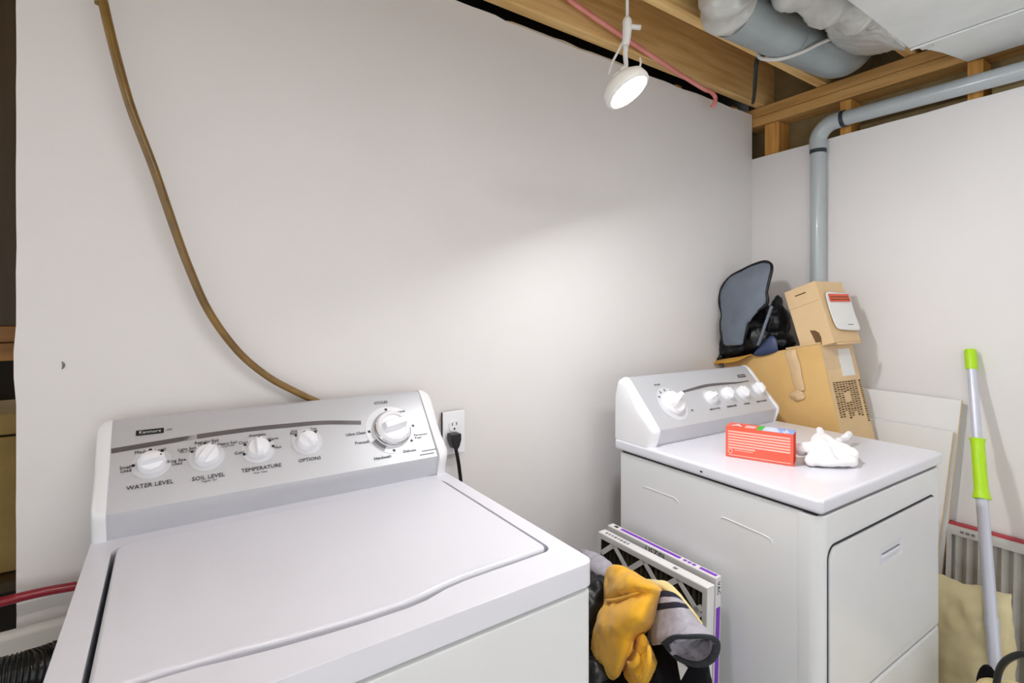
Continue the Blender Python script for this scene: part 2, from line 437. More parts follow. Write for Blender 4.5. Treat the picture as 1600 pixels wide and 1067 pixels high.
# lid outline (local), front edge bows into the finger lip
front = [(0.033,0.086)]+[(wx+0.118, wy-0.612) for wx,wy in ((-0.04,0.697),(-0.015,0.6965),(0.026,0.693),(0.07,0.688),(0.109,0.682),(0.158,0.676),(0.215,0.672),(0.27,0.671),(0.300,0.674),(0.333,0.680),(0.369,0.685),(0.42,0.6865),(0.465,0.6865),(0.515,0.688))]
def corner(cx, cy, r, a0, a1, n=5):
    return [(cx+r*math.cos(math.radians(a0+(a1-a0)*i/n)), cy+r*math.sin(math.radians(a0+(a1-a0)*i/n))) for i in range(n+1)]
lid_o = front[1:]+corner(0.642,0.090,0.014,-90,0)+corner(0.634,0.478,0.022,0,90)+corner(0.062,0.478,0.022,90,180)+corner(0.058,0.100,0.016,180,265)
def offset(ol, d):
    n = len(ol); out = []
    for i in range(n):
        a = Vector(ol[i-1]); b = Vector(ol[(i+1)%n]); t = (b-a).normalized(); out.append((ol[i][0]+t.y*d, ol[i][1]-t.x*d))
    return out
hole = offset(lid_o, 0.0065)
hole = [(p[0], p[1] - (0.004 if (p[1] < 0.2 and 0.16 < p[0] < 0.44) else 0)) for p in hole]
bm = bmesh.new(); ring_prism(bm, rrect(0,0,W,0.660,0.02), hole, 0.879, 0.917)
link('top_panel', bm, 'enamel', WM, bevel=0.007, seg=3)
link('lid_well', B(0.02,0.03,0.874, W-0.02,0.60,0.8785), 'gap', WM)  # dark sheet paints the shade in the gap around the lid
bm = bmesh.new(); prism(bm, lid_o, 2, 0.8985, 0.921)
link('lid', bm, 'enamel', WM, bevel=0.006, seg=3)
F = console(WM, W, 0.540, 0.0225, 0.666)
def at(a, b, h=0.0004): return F @ Matrix.Translation((a, b, h))
# decor stripe
bm = bmesh.new()
sp = [(0.0238,0.1228),(0.0788,0.1264),(0.1475,0.1308),(0.2043,0.1331),(0.2646,0.1339),(0.3354,0.1322),(0.4111,0.1288),(0.4969,0.1166)]
sp = catmull([(p[0],p[1],0) for p in sp], 4)
strip(bm, [(p.x,p.y) for p in sp], [0.010]*len(sp), at(0,0), 0.0008)
link('decor_stripe', bm, 'stripe', WM)
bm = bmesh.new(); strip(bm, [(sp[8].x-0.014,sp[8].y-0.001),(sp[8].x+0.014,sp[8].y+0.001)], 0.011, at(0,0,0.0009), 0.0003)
link('painted_stripe_glint', bm, 'silver_lite', WM)  # pale strip painted on the stripe as a highlight
KN = [(0.0866,0.0864), (0.1773,0.0850), (0.2718,0.0846), (0.3701,0.0868)]
KANG = [math.radians(-80), math.radians(-38), math.radians(2), math.radians(36)]
KL = ['water level dial with its bar turned to the right', 'soil level dial with its bar tilted right', 'temperature dial with its bar upright', 'options dial with its bar tilted left']
bd = bmesh.new()
for i, k in enumerate(KN):
    bl = bmesh.new(); disc(bl, at(k[0],k[1]), 0.0320, 0.0006, 40); link('dial_ring_print', bl, 'silver_lite', WM)
    knob(WM, at(k[0],k[1],0.001), 0.0215, KANG[i], KL[i])
TK = (0.5668,0.0879)
bl = bmesh.new(); disc(bl, at(TK[0],TK[1]), 0.064, 0.0005, 60)
link('dial_ring_print', bl, 'silver_lite', WM); 
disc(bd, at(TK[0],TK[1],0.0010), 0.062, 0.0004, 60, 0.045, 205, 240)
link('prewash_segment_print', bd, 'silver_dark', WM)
# timer dial
bm = bmesh.new()
lathe(bm, [(0,0),(0.0475,0),(0.0480,0.004),(0.0455,0.007),(0.0445,0.0072),(0.0400,0.020),(0.0375,0.0225),(0.030,0.0235),(0.0285,0.020),(0,0.020)], 48, at(TK[0],TK[1],0.001))
tk = link('timer_dial', bm, 'plastic', WM, auto=35); tk['label'] = 'large round cycle dial with a chrome ring'
bm = bmesh.new(); lathe(bm, [(0.0462,0.0065),(0.0440,0.0085),(0.0425,0.0135),(0.0432,0.0138),(0.047,0.007),(0.0462,0.0065)], 48, at(TK[0],TK[1],0.001))
link('dial_ring', bm, 'chrome', tk, smooth=True)
bm = bmesh.new()
mt = at(TK[0],TK[1],0.001) @ Matrix.Rotation(math.radians(100),4,'Z')
hexa(bm, [mt@Vector(p) for p in ((-0.012,-0.030,0.019),(0.012,-0.030,0.019),(0.012,0.030,0.019),(-0.012,0.030,0.019),(-0.008,-0.027,0.040),(0.008,-0.027,0.040),(0.008,0.027,0.040),(-0.008,0.027,0.040))])
link('dial_grip', bm, 'plastic', tk, bevel=0.003, seg=3)
# tick marks, small dots
bm = bmesh.new()
for i, (k, angs) in enumerate(zip(KN, ((180,95,55),(150,95),(195,150,35,5),(140,45)))):
    for a in angs:
        lathe(bm, [(0,0),(0.0030,0),(0.0030,0.0006),(0,0.0006)], 10, at(k[0]+0.0285*math.cos(math.radians(a)), k[1]+0.0285*math.sin(math.radians(a)), 0.0011))
for a in (92, 178, 262, 318, 2):
    c, s = math.cos(math.radians(a)), math.sin(math.radians(a))
    strip(bm, [(TK[0]+0.053*c,TK[1]+0.053*s),(TK[0]+0.059*c,TK[1]+0.059*s)], 0.006, at(0,0,0.001), 0.0006)
link('tick_marks', bm, 'ink', WM)['kind'] = 'stuff'
# lettering
for s, sz, p in (('WATER LEVEL', 0.0115, (0.0854,0.0425)), ('SOIL LEVEL', 0.0115, (0.1791,0.0399)), ('TEMPERATURE', 0.0115, (0.2742,0.0410)), ('OPTIONS', 0.011, (0.3695,0.0434)), ('CYCLES', 0.010, (0.5569,0.1649)),
    ('Medium Load', 0.009, (0.0841,0.1124)), ('Small', 0.0085, (0.0465,0.0847)), ('Load', 0.0085, (0.0477,0.0780)), ('King Size', 0.0085, (0.1266,0.0844)), ('Load', 0.0085, (0.1276,0.0775)),
    ('Light Soil', 0.0085, (0.1439,0.1064)), ('Regular Soil', 0.009, (0.1784,0.1171)), ('Heavy Soil', 0.0085, (0.2147,0.1075)),
    ('Cold', 0.009, (0.2355,0.0820)), ('Cool', 0.009, (0.2441,0.1042)), ('Automatic', 0.008, (0.2721,0.1180)), ('Warm', 0.009, (0.3011,0.1041)), ('Hot', 0.009, (0.3091,0.0828)),
    ('One', 0.0075, (0.3456,0.1162)), ('Rinse', 0.0075, (0.3449,0.1107)), ('Two', 0.0075, (0.3880,0.1163)), ('Rinse', 0.0075, (0.3872,0.1107)),
    ('Ultra Clean', 0.010, (0.4792,0.0892)), ('Prewash', 0.010, (0.4894,0.0649)), ('Handwash', 0.010, (0.5284,0.0196)), ('Delicate', 0.010, (0.5966,0.0251)), ('Permanent', 0.008, (0.6358,0.0632)), ('Press', 0.008, (0.6268,0.0557)), ('Normal', 0.009, (0.5981,0.1335))):
    bm = bmesh.new(); text(bm, s, sz, at(p[0],p[1],0.0016)); link('lettering', bm, 'ink', WM)['kind'] = 'stuff'
bm = bmesh.new()
for s, sz, p in (('Auto Temp', 0.0055, (0.2710,0.0324)), ('Regular Soil', 0.0055, (0.1799,0.0324)), ('Short Wash', 0.0055, (0.1449,0.1006)), ('Normal Wash', 0.0055, (0.1782,0.1114)), ('Long Wash', 0.0055, (0.2155,0.1015)), ('600', 0.006, (0.1151,0.1547))):
    text(bm, s, sz, at(p[0],p[1],0.0016))
for q in ((0.6486,0.0188), (0.6408,0.0098)):
    strip(bm, [(q[0]-0.022,q[1]),(q[0]+0.016,q[1])], 0.0022, at(0,0,0.0008), 0.0004)
link('fine_print', bm, 'inkgrey', WM)['kind'] = 'stuff'
bp_ = (0.0829,0.1546)
bm = bmesh.new(); box(bm, -0.0225,-0.0058,0, 0.0225,0.0058,0.0016, at(bp_[0],bp_[1])); bd_ = link('badge', bm, 'black', WM, bevel=0.0008); bd_['label']='small black badge with silver lettering'
bm = bmesh.new(); text(bm, 'Kenmore', 0.0095, at(bp_[0],bp_[1],0.0022)); link('badge_lettering', bm, 'silver_lite', bd_)['kind'] = 'stuff'

# ---------------- dryer
DR = tag(empty('clothes_dryer', (1.165,0.534,0), math.radians(-1.3)), 'white front-loading clothes dryer with silver console standing in the far corner', 'dryer')
W = 0.684
link('cabinet', B(0.003,0.038,0.03, W-0.003,0.605,0.878), 'enamel_body', DR, bevel=0.004)
for x in (0.03, W-0.06):
    for y in (0.06, 0.54):
        link('foot', B(x,y,0, x+0.03,y+0.03,0.032), 'black', DR)
bm = bmesh.new(); prism(bm, rrect(-0.003,-0.004,W+0.003,0.628,0.012), 2, 0.884, 0.917)
link('top_panel', bm, 'enamel', DR, bevel=0.008, seg=3)
link('seam_shade_strip', B(0.008,0.012,0.876, W-0.008,0.60,0.886), 'gap', DR)  # dark strip painted as shade under the top panel's edge
# front panel with door opening
bm = bmesh.new(); prism(bm, rrect(0.001,0.0,W-0.001,0.07,0.028,6)[:], 2, 0.428, 0.877)
link('front_panel', bm, 'enamel_body', DR, bevel=0.003)
bm = bmesh.new(); prism(bm, rrect(0.001,0.0,W-0.001,0.07,0.028,6), 2, 0.035, 0.419)
link('toe_panel', bm, 'enamel_body', DR, bevel=0.006, seg=3)
def vrr(x0,z0,x1,z1,r): return rrect(x0,z0,x1,z1,r,6)
bm = bmesh.new(); prism(bm, vrr(0.0275,0.452,0.6295,0.8095,0.030), 1, -0.0012, 0.010)
link('door_gap', bm, 'gap', DR)  # dark plate paints the shade line around the door
bm = bmesh.new()
hx0,hz0,hx1,hz1 = 0.268,0.700,0.400,0.7425
def ring_v(bm, outer, inner, y0, y1):
    t = bmesh.new(); ring_prism(t, outer, inner, y0, y1)
    bmesh.ops.transform(t, matrix=Matrix(((1,0,0,0),(0,0,1,0),(0,1,0,0),(0,0,0,1))), verts=t.verts[:])
    me = bpy.data.meshes.new('tmp'); t.to_mesh(me); t.free(); bm.from_mesh(me); bpy.data.meshes.remove(me)
    bmesh.ops.recalc_face_normals(bm, faces=bm.faces[:])
ring_v(bm, vrr(0.0305,0.4555,0.628,0.8045,0.028), vrr(hx0,hz0,hx1,hz1,0.004), -0.0055, 0.001)
dd = link('door', bm, 'enamel_body', DR, bevel=0.004, seg=3)
bm = bmesh.new(); box(bm, hx0,-0.0022,hz0, hx1,0.001,hz1); ph_ = link('door_handle', bm, 'enamel', dd)
bm = bmesh.new(); box(bm, hx0+0.02,-0.0075,hz0+0.014, hx1-0.010,-0.001,hz0+0.0235); link('handle_lip', bm, 'enamel', dd, bevel=0.002)
bm = bmesh.new(); box(bm, hx0+0.02,-0.0030,hz0+0.0235, hx1-0.010,-0.0021,hz0+0.0265); link('handle_shade_line', bm, 'silver_dark', dd)  # grey strip painted as the shade line above the lip
# embossed creases on the left side
for ya, za, yb, zb in ((0.503,0.7965,0.39,0.7970),(0.236,0.7965,0.118,0.790)):
    bm = bmesh.new(); tube(bm, catmull([(0.003,ya+0.008,za-0.006),(0.003,ya,za),(0.003,(ya+yb)/2,(za+zb)/2+0.0005),(0.003,yb,zb),(0.003,yb-0.010,zb-0.012)],4), 0.0014, 6)
    link('embossed_crease', bm, 'enamel_body', DR, smooth=True)
bm = bmesh.new(); box(bm, -0.0036,0.296,0.896, -0.001,0.304,0.900); link('screw_mark', bm, 'gap', DR)
F = console(DR, W, 0.487, 0.030, 0.660)
bm = bmesh.new()
sp = [(0.2299,0.1150),(0.2941,0.1211),(0.3677,0.1268),(0.4495,0.1257),(0.5448,0.1222),(0.6109,0.1245)]
sp = catmull([(p[0],p[1],0) for p in sp],4); ns=len(sp)
strip(bm, [(p.x,p.y) for p in sp], [0.004+0.006*math.sin(PI*min(1,i/ns+0.15)) for i in range(ns)], at(0,0), 0.0008)
link('decor_stripe', bm, 'stripe', DR)
DT = (0.1518,0.0799)
DK = [(0.3426,0.0790), (0.4352,0.0831), (0.5215,0.0793), (0.6266,0.0849)]
bm = bmesh.new(); disc(bm, at(DT[0],DT[1]), 0.060, 0.0006, 60); link('dial_ring_print', bm, 'silver_lite', DR)
for k in DK:
    bm = bmesh.new(); disc(bm, at(k[0],k[1]), 0.031, 0.0006, 40); link('dial_ring_print', bm, 'silver_lite', DR)
bm = bmesh.new(); lathe(bm, [(0,0),(0.040,0),(0.0405,0.004),(0.037,0.016),(0.034,0.0185),(0,0.0190)], 48, at(DT[0],DT[1],0.001))
tk = link('timer_dial', bm, 'plastic', DR, auto=40); tk['label'] = 'large round timer dial on the left of the console'
bm = bmesh.new(); mt = at(DT[0],DT[1],0.001) @ Matrix.Rotation(math.radians(-62),4,'Z')
hexa(bm, [mt@Vector(p) for p in ((-0.0095,-0.036,0.018),(0.0095,-0.036,0.018),(0.0095,0.036,0.018),(-0.0095,0.036,0.018),(-0.006,-0.034,0.038),(0.006,-0.034,0.038),(0.006,0.034,0.038),(-0.006,0.034,0.038))])
link('dial_grip', bm, 'plastic', tk, bevel=0.0025, seg=3)
for k, a, l in zip(DK, (-75, 15, 25, 0), ('first small dial with its bar level','second small dial with its bar upright','third small dial with its bar tilted left','round start button at the right end')):
    knob(DR, at(k[0],k[1],0.001), 0.0215, math.radians(a), l)
bm = bmesh.new()
for a in (60, 90, 118, 145, 350):
    c, s = math.cos(math.radians(a)), math.sin(math.radians(a))
    strip(bm, [(DT[0]+0.045*c,DT[1]+0.045*s),(DT[0]+0.054*c,DT[1]+0.054*s)], 0.004, at(0,0,0.001), 0.0005)
link('tick_marks', bm, 'ink', DR)['kind'] = 'stuff'
for s, sz, p in (('CYCLES', 0.008, (0.1335,0.1519)), ('END OF CYCLE', 0.008, (0.3327,0.0377)), ('TEMPERATURE', 0.0085, (0.4235,0.0367)), ('DRYNESS', 0.008, (0.5127,0.0364)), ('PUSH TO START', 0.0085, (0.6034,0.0366)), ('Off', 0.008, (0.2206,0.0455))):
    bm = bmesh.new(); text(bm, s, sz, at(p[0],p[1],0.0010)); link('lettering', bm, 'ink', DR)['kind'] = 'stuff'
bp_ = (0.5902,0.1478)
bm = bmesh.new(); box(bm, -0.0225,-0.0058,0, 0.0225,0.0058,0.0016, at(bp_[0],bp_[1])); bd_ = link('badge', bm, 'black', DR, bevel=0.0008)
bm = bmesh.new(); text(bm, 'Kenmore', 0.0095, at(bp_[0],bp_[1],0.0022)); link('badge_lettering', bm, 'silver_lite', bd_)['kind'] = 'stuff'

# ================================================================ BACK WALL FITTINGS
# outlet on a surface box
oc = ((0.6393,1.3000,1.0357), (0.7115,1.3000,0.9172))
x0, x1, z0, z1 = oc[0][0], oc[0][0]+0.070, oc[0][2]-0.122, oc[0][2]+0.001
OU = tag(empty('wall_outlet', (x0,1.32,z0)), 'white two-socket power outlet on the wall behind the washing machine', 'outlet')
link('outlet_box', B(0.004,-0.016,0.004, x1-x0-0.004,-0.001,z1-z0-0.004), 'black', OU)
link('cover_plate', B(0,-0.021,0, x1-x0,-0.016,z1-z0), 'plastic', OU, bevel=0.002)
for cz in (0.081, 0.041):
    cx = (x1-x0)/2
    bm = bmesh.new(); ol = []
    for i in range(28):
        a = 2*PI*i/28; ol.append((cx+max(-0.0165,min(0.0165,0.0185*math.cos(a))), cz+0.0165*math.sin(a)))
    prism(bm, ol, 1, -0.0235, -0.020); rc = link('receptacle', bm, 'plastic', OU, bevel=0.0007)
    bm = bmesh.new(); box(bm, cx-0.008,-0.0239,cz+0.001, cx-0.0055,-0.0232,cz+0.010); box(bm, cx+0.0055,-0.0239,cz+0.002, cx+0.008,-0.0232,cz+0.010); lathe(bm,[(0,0),(0.003,0),(0.003,0.0006),(0,0.0006)],10,frame((cx,-0.0233,cz-0.008),(1,0,0),(0,0,1)))
    link('slot', bm, 'ink', rc)['kind'] = 'stuff'
# plug and cord
pt = (0.6643,1.2700,0.9676)
PC = tag(empty('power_cord', (pt[0],1.27,pt[2])), 'black power cord plugged into the lower wall socket', 'cord')
bm = bmesh.new()
prism(bm, [(-0.016,0.011),(0.016,0.011),(0.0165,-0.006),(0.011,-0.024),(0.006,-0.032),(-0.004,-0.032),(-0.009,-0.024),(-0.0155,-0.006)], 1, -0.006, 0.0245)
link('plug', bm, 'black', PC, bevel=0.003)
q = [Vector(p)-Vector((pt[0],1.27,pt[2])) for p in ((0.6634,1.2720,0.9474), (0.6731,1.2750,0.9090), (0.6845,1.2850,0.8681), (0.6961,1.2950,0.8078), (0.7045,1.2950,0.6854))]
q.append(q[-1]+Vector((-0.05,-0.01,-0.25))); q.append(q[-1]+Vector((-0.2,-0.008,-0.2)))
bm = bmesh.new(); tube(bm, catmull(q,6), 0.0055, 8); link('cord_length', bm, 'black', PC, smooth=True)
# brown hose hanging along the wall
hp = [(-0.155,1.262,2.46)]+[(-0.1191,1.2620,1.9664),(-0.1113,1.2620,1.9319),(-0.0938,1.2640,1.8443),(-0.0677,1.2660,1.7348),(-0.0302,1.2700,1.6199),(-0.0030,1.2720,1.5273),(0.0273,1.2760,1.4292),(0.0672,1.2800,1.3258),(0.1243,1.2860,1.2351),(0.1851,1.2900,1.1741),(0.2441,1.2940,1.1340),(0.3039,1.2980,1.0997)]+[(0.38,1.306,1.07),(0.47,1.306,1.02)]
bm = bmesh.new(); tube(bm, catmull(hp,6), lambda t: 0.0090-0.0014*t, 12)
tag(link('brown_hose', bm, 'hose', None, smooth=True), 'brown rubber hose sagging down the white wall behind the washing machine', 'hose')
# red hose low on the left
rp = [(-0.40,1.262,0.797)]+[(-0.2559,1.2700,0.8023),(-0.1609,1.2800,0.7962)]+[(0.02,1.285,0.77),(0.12,1.29,0.70)]
bm = bmesh.new(); tube(bm, catmull(rp,6), 0.0085, 10)
tag(link('red_hose', bm, 'redhose', None, smooth=True), 'dark red water hose running behind the left side of the washing machine', 'hose')

# laundry tub left of the washer (only its rim shows)
LT = tag(empty('laundry_tub', (-0.80,0.72,0)), 'white plastic laundry tub rim at the bottom left beside the washing machine', 'laundry tub')
w_, d_ = 0.655, 0.575
bm = bmesh.new(); ring_prism(bm, rrect(0,0,w_,d_,0.03), rrect(0.03,0.03,w_-0.03,d_-0.055,0.05), 0.665, 0.692)
link('rim', bm, 'tub', LT, bevel=0.010, seg=3)
bm = bmesh.new(); ring_prism(bm, rrect(0.025,0.025,w_-0.025,d_-0.05,0.05), rrect(0.034,0.034,w_-0.034,d_-0.059,0.045), 0.36, 0.667)
link('basin_wall', bm, 'tub', LT, smooth=False)
link('basin_floor', B(0.03,0.03,0.35, w_-0.03,d_-0.055,0.362), 'tub', LT)
bm = bmesh.new(); 
box(bm, 0.02,d_-0.030,0.690, w_-0.002,d_-0.004,0.742)
link('back_ledge', bm, 'tub', LT, bevel=0.010, seg=3)
for x in (0.04, w_-0.08):
    for y in (0.04, d_-0.10): link('leg', B(x,y,0,x+0.035,y+0.035,0.37), 'tub', LT)
# black drain hose lying across the tub
dp = [(-0.2497,1.1000,0.7441),(-0.2216,1.1000,0.7501),(-0.1933,1.1050,0.7477),(-0.1728,1.1200,0.7411)]+[(-0.13,1.14,0.74)]
dp = [(-0.36,1.07,0.70)]+dp
bm = bmesh.new()
cc = catmull(dp, 60)
tube(bm, cc, lambda t: 0.033+0.0012*math.sin(t*2*PI*30), 14)
tag(link('drain_hose', bm, 'blackrub', None, smooth=True), 'glossy black ribbed drain hose lying over the laundry tub', 'hose')

# storage seen past the drywall end
SS = tag(empty('storage_shelf', (-0.62,1.48,0)), 'wooden storage shelf, painted dark as shade, in the gap left of the white wall', 'shelf')
link('upright', B(0.30,-0.02,1.296, 0.40,0.02,2.24), 'shadewood', SS)
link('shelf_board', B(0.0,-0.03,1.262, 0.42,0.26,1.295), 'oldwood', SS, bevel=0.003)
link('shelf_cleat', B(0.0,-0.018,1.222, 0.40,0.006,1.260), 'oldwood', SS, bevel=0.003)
link('shelf_board', B(0.0,-0.03,0.745, 0.42,0.26,0.765), 'shadewood', SS)
SB = tag(empty('storage_box', (-0.50,1.50,0.767)), 'old brown cardboard box on the shelf left of the white wall', 'box')
link('carton', B(0.0,0.0,0.0, 0.27,0.22,0.29), 'oldboard', SB, bevel=0.003)
link('carton_lid', B(-0.005,-0.005,0.295, 0.275,0.225,0.34), 'oldboard', SB, bevel=0.003)

# ================================================================ CEILING SERVICES
# faded red pipe under the first joist
pp = [(0.62,1.235,2.36)]+[(1.0314,1.2400,2.3273),(1.0579,1.2400,2.3201),(1.1710,1.2420,2.3001),(1.3924,1.2460,2.2655),(1.5757,1.2520,2.2408),(1.7754,1.2600,2.2196),(1.8320,1.2640,2.2217),(1.8682,1.2680,2.2106),(1.8711,1.2700,2.1881)]+[(1.86,1.30,2.17)]
pp[-1] = (pp[-2][0]+0.002, 1.285, pp[-2][2]-0.015)
bm = bmesh.new(); tube(bm, catmull(pp,6), 0.0085, 10)
tag(link('red_pipe', bm, 'pinkpipe', None, smooth=True), 'faded red plastic pipe running along the joist above the white wall', 'pipe')
# dark strap over the second joist
sp_ = [(1.8676,1.0232,2.3000), (1.7950,1.0141,2.2590), (1.7977,1.0424,2.2550), (1.8152,1.0600,2.2240), (1.9771,1.1600,2.2273), (2.1408,1.2620,2.2470)]
bm = bmesh.new(); tube(bm, catmull(sp_,6), 0.010, 8, sx=0.6)
ST = tag(link('pipe_strap', bm, 'strap', None, smooth=True), 'dark green cable hanging from the second joist down to the wall corner', 'cable')
# grey pvc vent pipe
PV = tag(empty('vent_pipe', (2.1985,1.018,0)), 'grey plastic drain pipe rising up the right wall and bending along the ceiling', 'pipe')
bm = bmesh.new(); tube(bm, [(0,0,0.0),(0,0,1.99)], 0.0285, 20); link('riser', bm, 'pvc', PV, auto=40)
bm = bmesh.new(); tube(bm, catmull([(0,0,1.985),(0,-0.002,2.03),(0,-0.022,2.062),(0,-0.052,2.078),(0,-0.095,2.081)],6), 0.0315, 20); link('elbow', bm, 'pvc', PV, auto=40)
bm = bmesh.new(); tube(bm, [(0,-0.09,2.081),(0.0,-3.9,2.02)], 0.0285, 20); link('horizontal_run', bm, 'pvc', PV, auto=40)
bm = bmesh.new(); tube(bm, [(0,0,1.968),(0,0,1.983)], 0.0305, 20); link('coupling_ring', bm, 'pvcdark', PV, auto=40)
bm = bmesh.new(); tube(bm, [(0,-0.088,2.081),(0,-0.102,2.0812)], 0.0325, 20); link('coupling_ring', bm, 'pvcdark', PV, auto=40)
# trunk duct
TD = tag(empty('trunk_duct', (1.93,0.62,2.15)), 'wide flat grey sheet metal trunk duct under the joists at the top right', 'duct')
bm = bmesh.new(); prism(bm, [(-0.62,-0.004),(0.0,0.004),(0.0,-3.7),(-0.62,-3.7)], 2, 0.0, 0.105); link('duct_section', bm, 'sheet', TD, bevel=0.006)
ce_ = [(0.002,0.0),(0.03,-0.012),(0.075,-0.030),(0.13,-0.045),(0.20,-0.058),(0.27,-0.07)]
bm = bmesh.new(); prism(bm, ce_+[(0.27,-3.7),(0.002,-3.7)], 2, 0.002, 0.06); link('side_section', bm, 'sheet', TD, bevel=0.005)
bm = bmesh.new(); box(bm, -0.004,-3.7,-0.006, 0.006,0.0,0.0); link('seam', bm, 'sheet', TD, bevel=0.002)
bm = bmesh.new(); box(bm, 0.004,-0.05,-0.005, 0.035,-0.02,0.003); link('tape_patch', bm, 'foil', TD, bevel=0.002)
# round duct in the joist bay
RD = tag(empty('round_duct', (1.42,0.905,2.24)), 'round grey galvanised duct lying between the joists', 'duct')
bm = bmesh.new(); tube(bm, catmull([(0,0,0),(0.25,-0.008,0.007),(0.52,-0.018,0.015),(0.64,-0.024,0.03),(0.74,-0.03,0.09),(0.78,-0.032,0.17)],6), 0.074, 28); link('duct_pipe', bm, 'galv', RD, auto=40)
bm = bmesh.new(); tube(bm, [(0.30,-0.010,0.0085),(0.312,-0.0105,0.009)], 0.0765, 28); link('crimp_ring', bm, 'galv', RD, auto=40)
wp = [(0.255,0.072,-0.01),(0.245,0.05,-0.055),(0.27,0.0,-0.072),(0.31,-0.05,-0.06),(0.36,-0.085,-0.03),(0.42,-0.10,0.0)]
bm = bmesh.new(); tube(bm, catmull(wp,6), 0.006, 8); link('hanger_wire', bm, 'cord', RD, smooth=True)
# foil flex ducts
def flex(name, pts, r, label, amp=0.006, turns=9, group=None):
    bm = bmesh.new(); c = catmull(pts, 14)
    tube(bm, c, lambda t: r+amp*math.sin(t*2*PI*turns)+0.004*math.sin(t*17), 26)
    o = link(name, bm, 'foil', None, smooth=True); wrinkle(o, 0.014, 0.05); wrinkle(o, 0.008, 0.018)
    return tag(o, label, 'duct')
flex('flexible_duct', [(1.315,0.66,2.46),(1.305,0.74,2.37),(1.315,0.83,2.29),(1.36,0.885,2.248),(1.43,0.905,2.240)], 0.075, 'crumpled foil elbow joining the left end of the round duct', 0.007, 6)
flex('flexible_duct', [(1.42,0.66,2.44),(1.43,0.73,2.36),(1.475,0.745,2.285),(1.56,0.715,2.235),(1.65,0.67,2.222),(1.72,0.63,2.217)], 0.068, 'wrinkled foil duct bending from the joists into the trunk duct', 0.011, 5)
bm = grid([[(1.5999,0.6439,2.1850),(1.6416,0.6203,2.1600),(1.7587,0.6151,2.1520),(1.9270,0.6209,2.1500)], [(1.6438,0.6902,2.2000),(1.6946,0.6735,2.1780),(1.7993,0.6593,2.1650),(1.9367,0.6426,2.1580)],
           [(1.6751,0.7426,2.2100),(1.7582,0.7383,2.2000),(1.8690,0.7243,2.1900),(1.9803,0.6836,2.1900)], [(1.7426,0.7858,2.2250),(1.8222,0.7940,2.2150),(1.9308,0.7674,2.2050),(2.0463,0.7250,2.2200)],
           [(1.8990,0.8336,2.2550),(1.9879,0.8451,2.2450),(2.0417,0.8014,2.2350),(2.1254,0.7589,2.2500)]])
cf = link('foil_collar', bm, 'foil', None, subsurf=3, solid=0.004); wrinkle(cf, 0.014, 0.03); wrinkle(cf, 0.006, 0.012)
tag(cf, 'torn crumpled foil collar hanging at the corner of the trunk duct', 'duct')

# ---------------- pendant spot lamp
LC = Vector((0.8992,0.8411,1.8465))
N = Vector((0.285,-0.46,-0.84)).normalized()
PL = tag(empty('pendant_spotlight', LC), 'lit white reflector lamp hanging on a white cord in front of the wall', 'lamp')
q = N.to_track_quat('Z','Y').to_matrix().to_4x4()
bm = bmesh.new(); lathe(bm, [(0,-0.0005),(0.046,-0.0005),(0.046,0.002),(0,0.0025)], 40, q); link('lens', bm, 'lens', PL, smooth=False)
bm = bmesh.new(); lathe(bm, [(0.0465,0.002),(0.050,0.004),(0.0555,0.001),(0.057,-0.005),(0.056,-0.012),(0.054,-0.022),(0.044,-0.031),(0.030,-0.036),(0.0,-0.037)], 40, q)
link('reflector', bm, 'lampwhite', PL, smooth=True)
bm = bmesh.new(); lathe(bm, [(0,-0.036),(0.016,-0.036),(0.016,-0.046),(0.012,-0.052),(0.0,-0.053)], 24, q); link('socket', bm, 'lampwhite', PL, auto=40)
jt = Vector((0.8973,0.8424,2.0090))-LC; tp = jt.copy(); tp.z = 2.26-LC.z; 
bm = bmesh.new(); tube(bm, [tp+Vector((0.0,0,0.0)), jt+Vector((0,0,0.10)), jt], 0.0035, 8); link('cord', bm, 'cord', PL, smooth=True)
bm = bmesh.new(); ellipsoid(bm, jt, (0.011,0.011,0.016)); 
link('cord_grip', bm, 'cord', PL, smooth=True)
lp = lambda u,v,tt: None
side = Vector((0.9237,0.8246,1.9984))-LC
bm = bmesh.new(); tube(bm, [jt+Vector((0,0,-0.008)), side], 0.006, 8); link('toggle', bm, 'cord', PL, smooth=True)
lo = Vector((0.9009,0.8520,1.9595))-LC
bm = bmesh.new(); tube(bm, catmull([jt, jt*0.5+lo*0.5+Vector((0.002,0,0)), lo],5), lambda t: 0.011-0.003*abs(t-0.3), 10); link('cord_sleeve', bm, 'cord', PL, smooth=True)
hk = [((0.8984,0.8537,1.9748),(0.8943,0.8685,1.9524),(0.8972,0.8907,1.9359),(0.9064,0.9086,1.9249),(0.9074,0.9140,1.9161)), ((0.8997,0.8468,1.9722),(0.9084,0.8591,1.9446),(0.9208,0.8687,1.9241),(0.9168,0.8775,1.9170),(0.9329,0.8908,1.9122)), ((0.9686,0.8667,1.9568),(0.9699,0.8658,1.9425),(0.9659,0.8685,1.9297),(0.9554,0.8756,1.9201))]
for i, h in enumerate(hk):
    bm = bmesh.new(); tube(bm, catmull([Vector(p)-LC for p in h],6), (0.003,0.0055,0.0025)[i], 8); link('support_wire', bm, 'cord', PL, smooth=True)

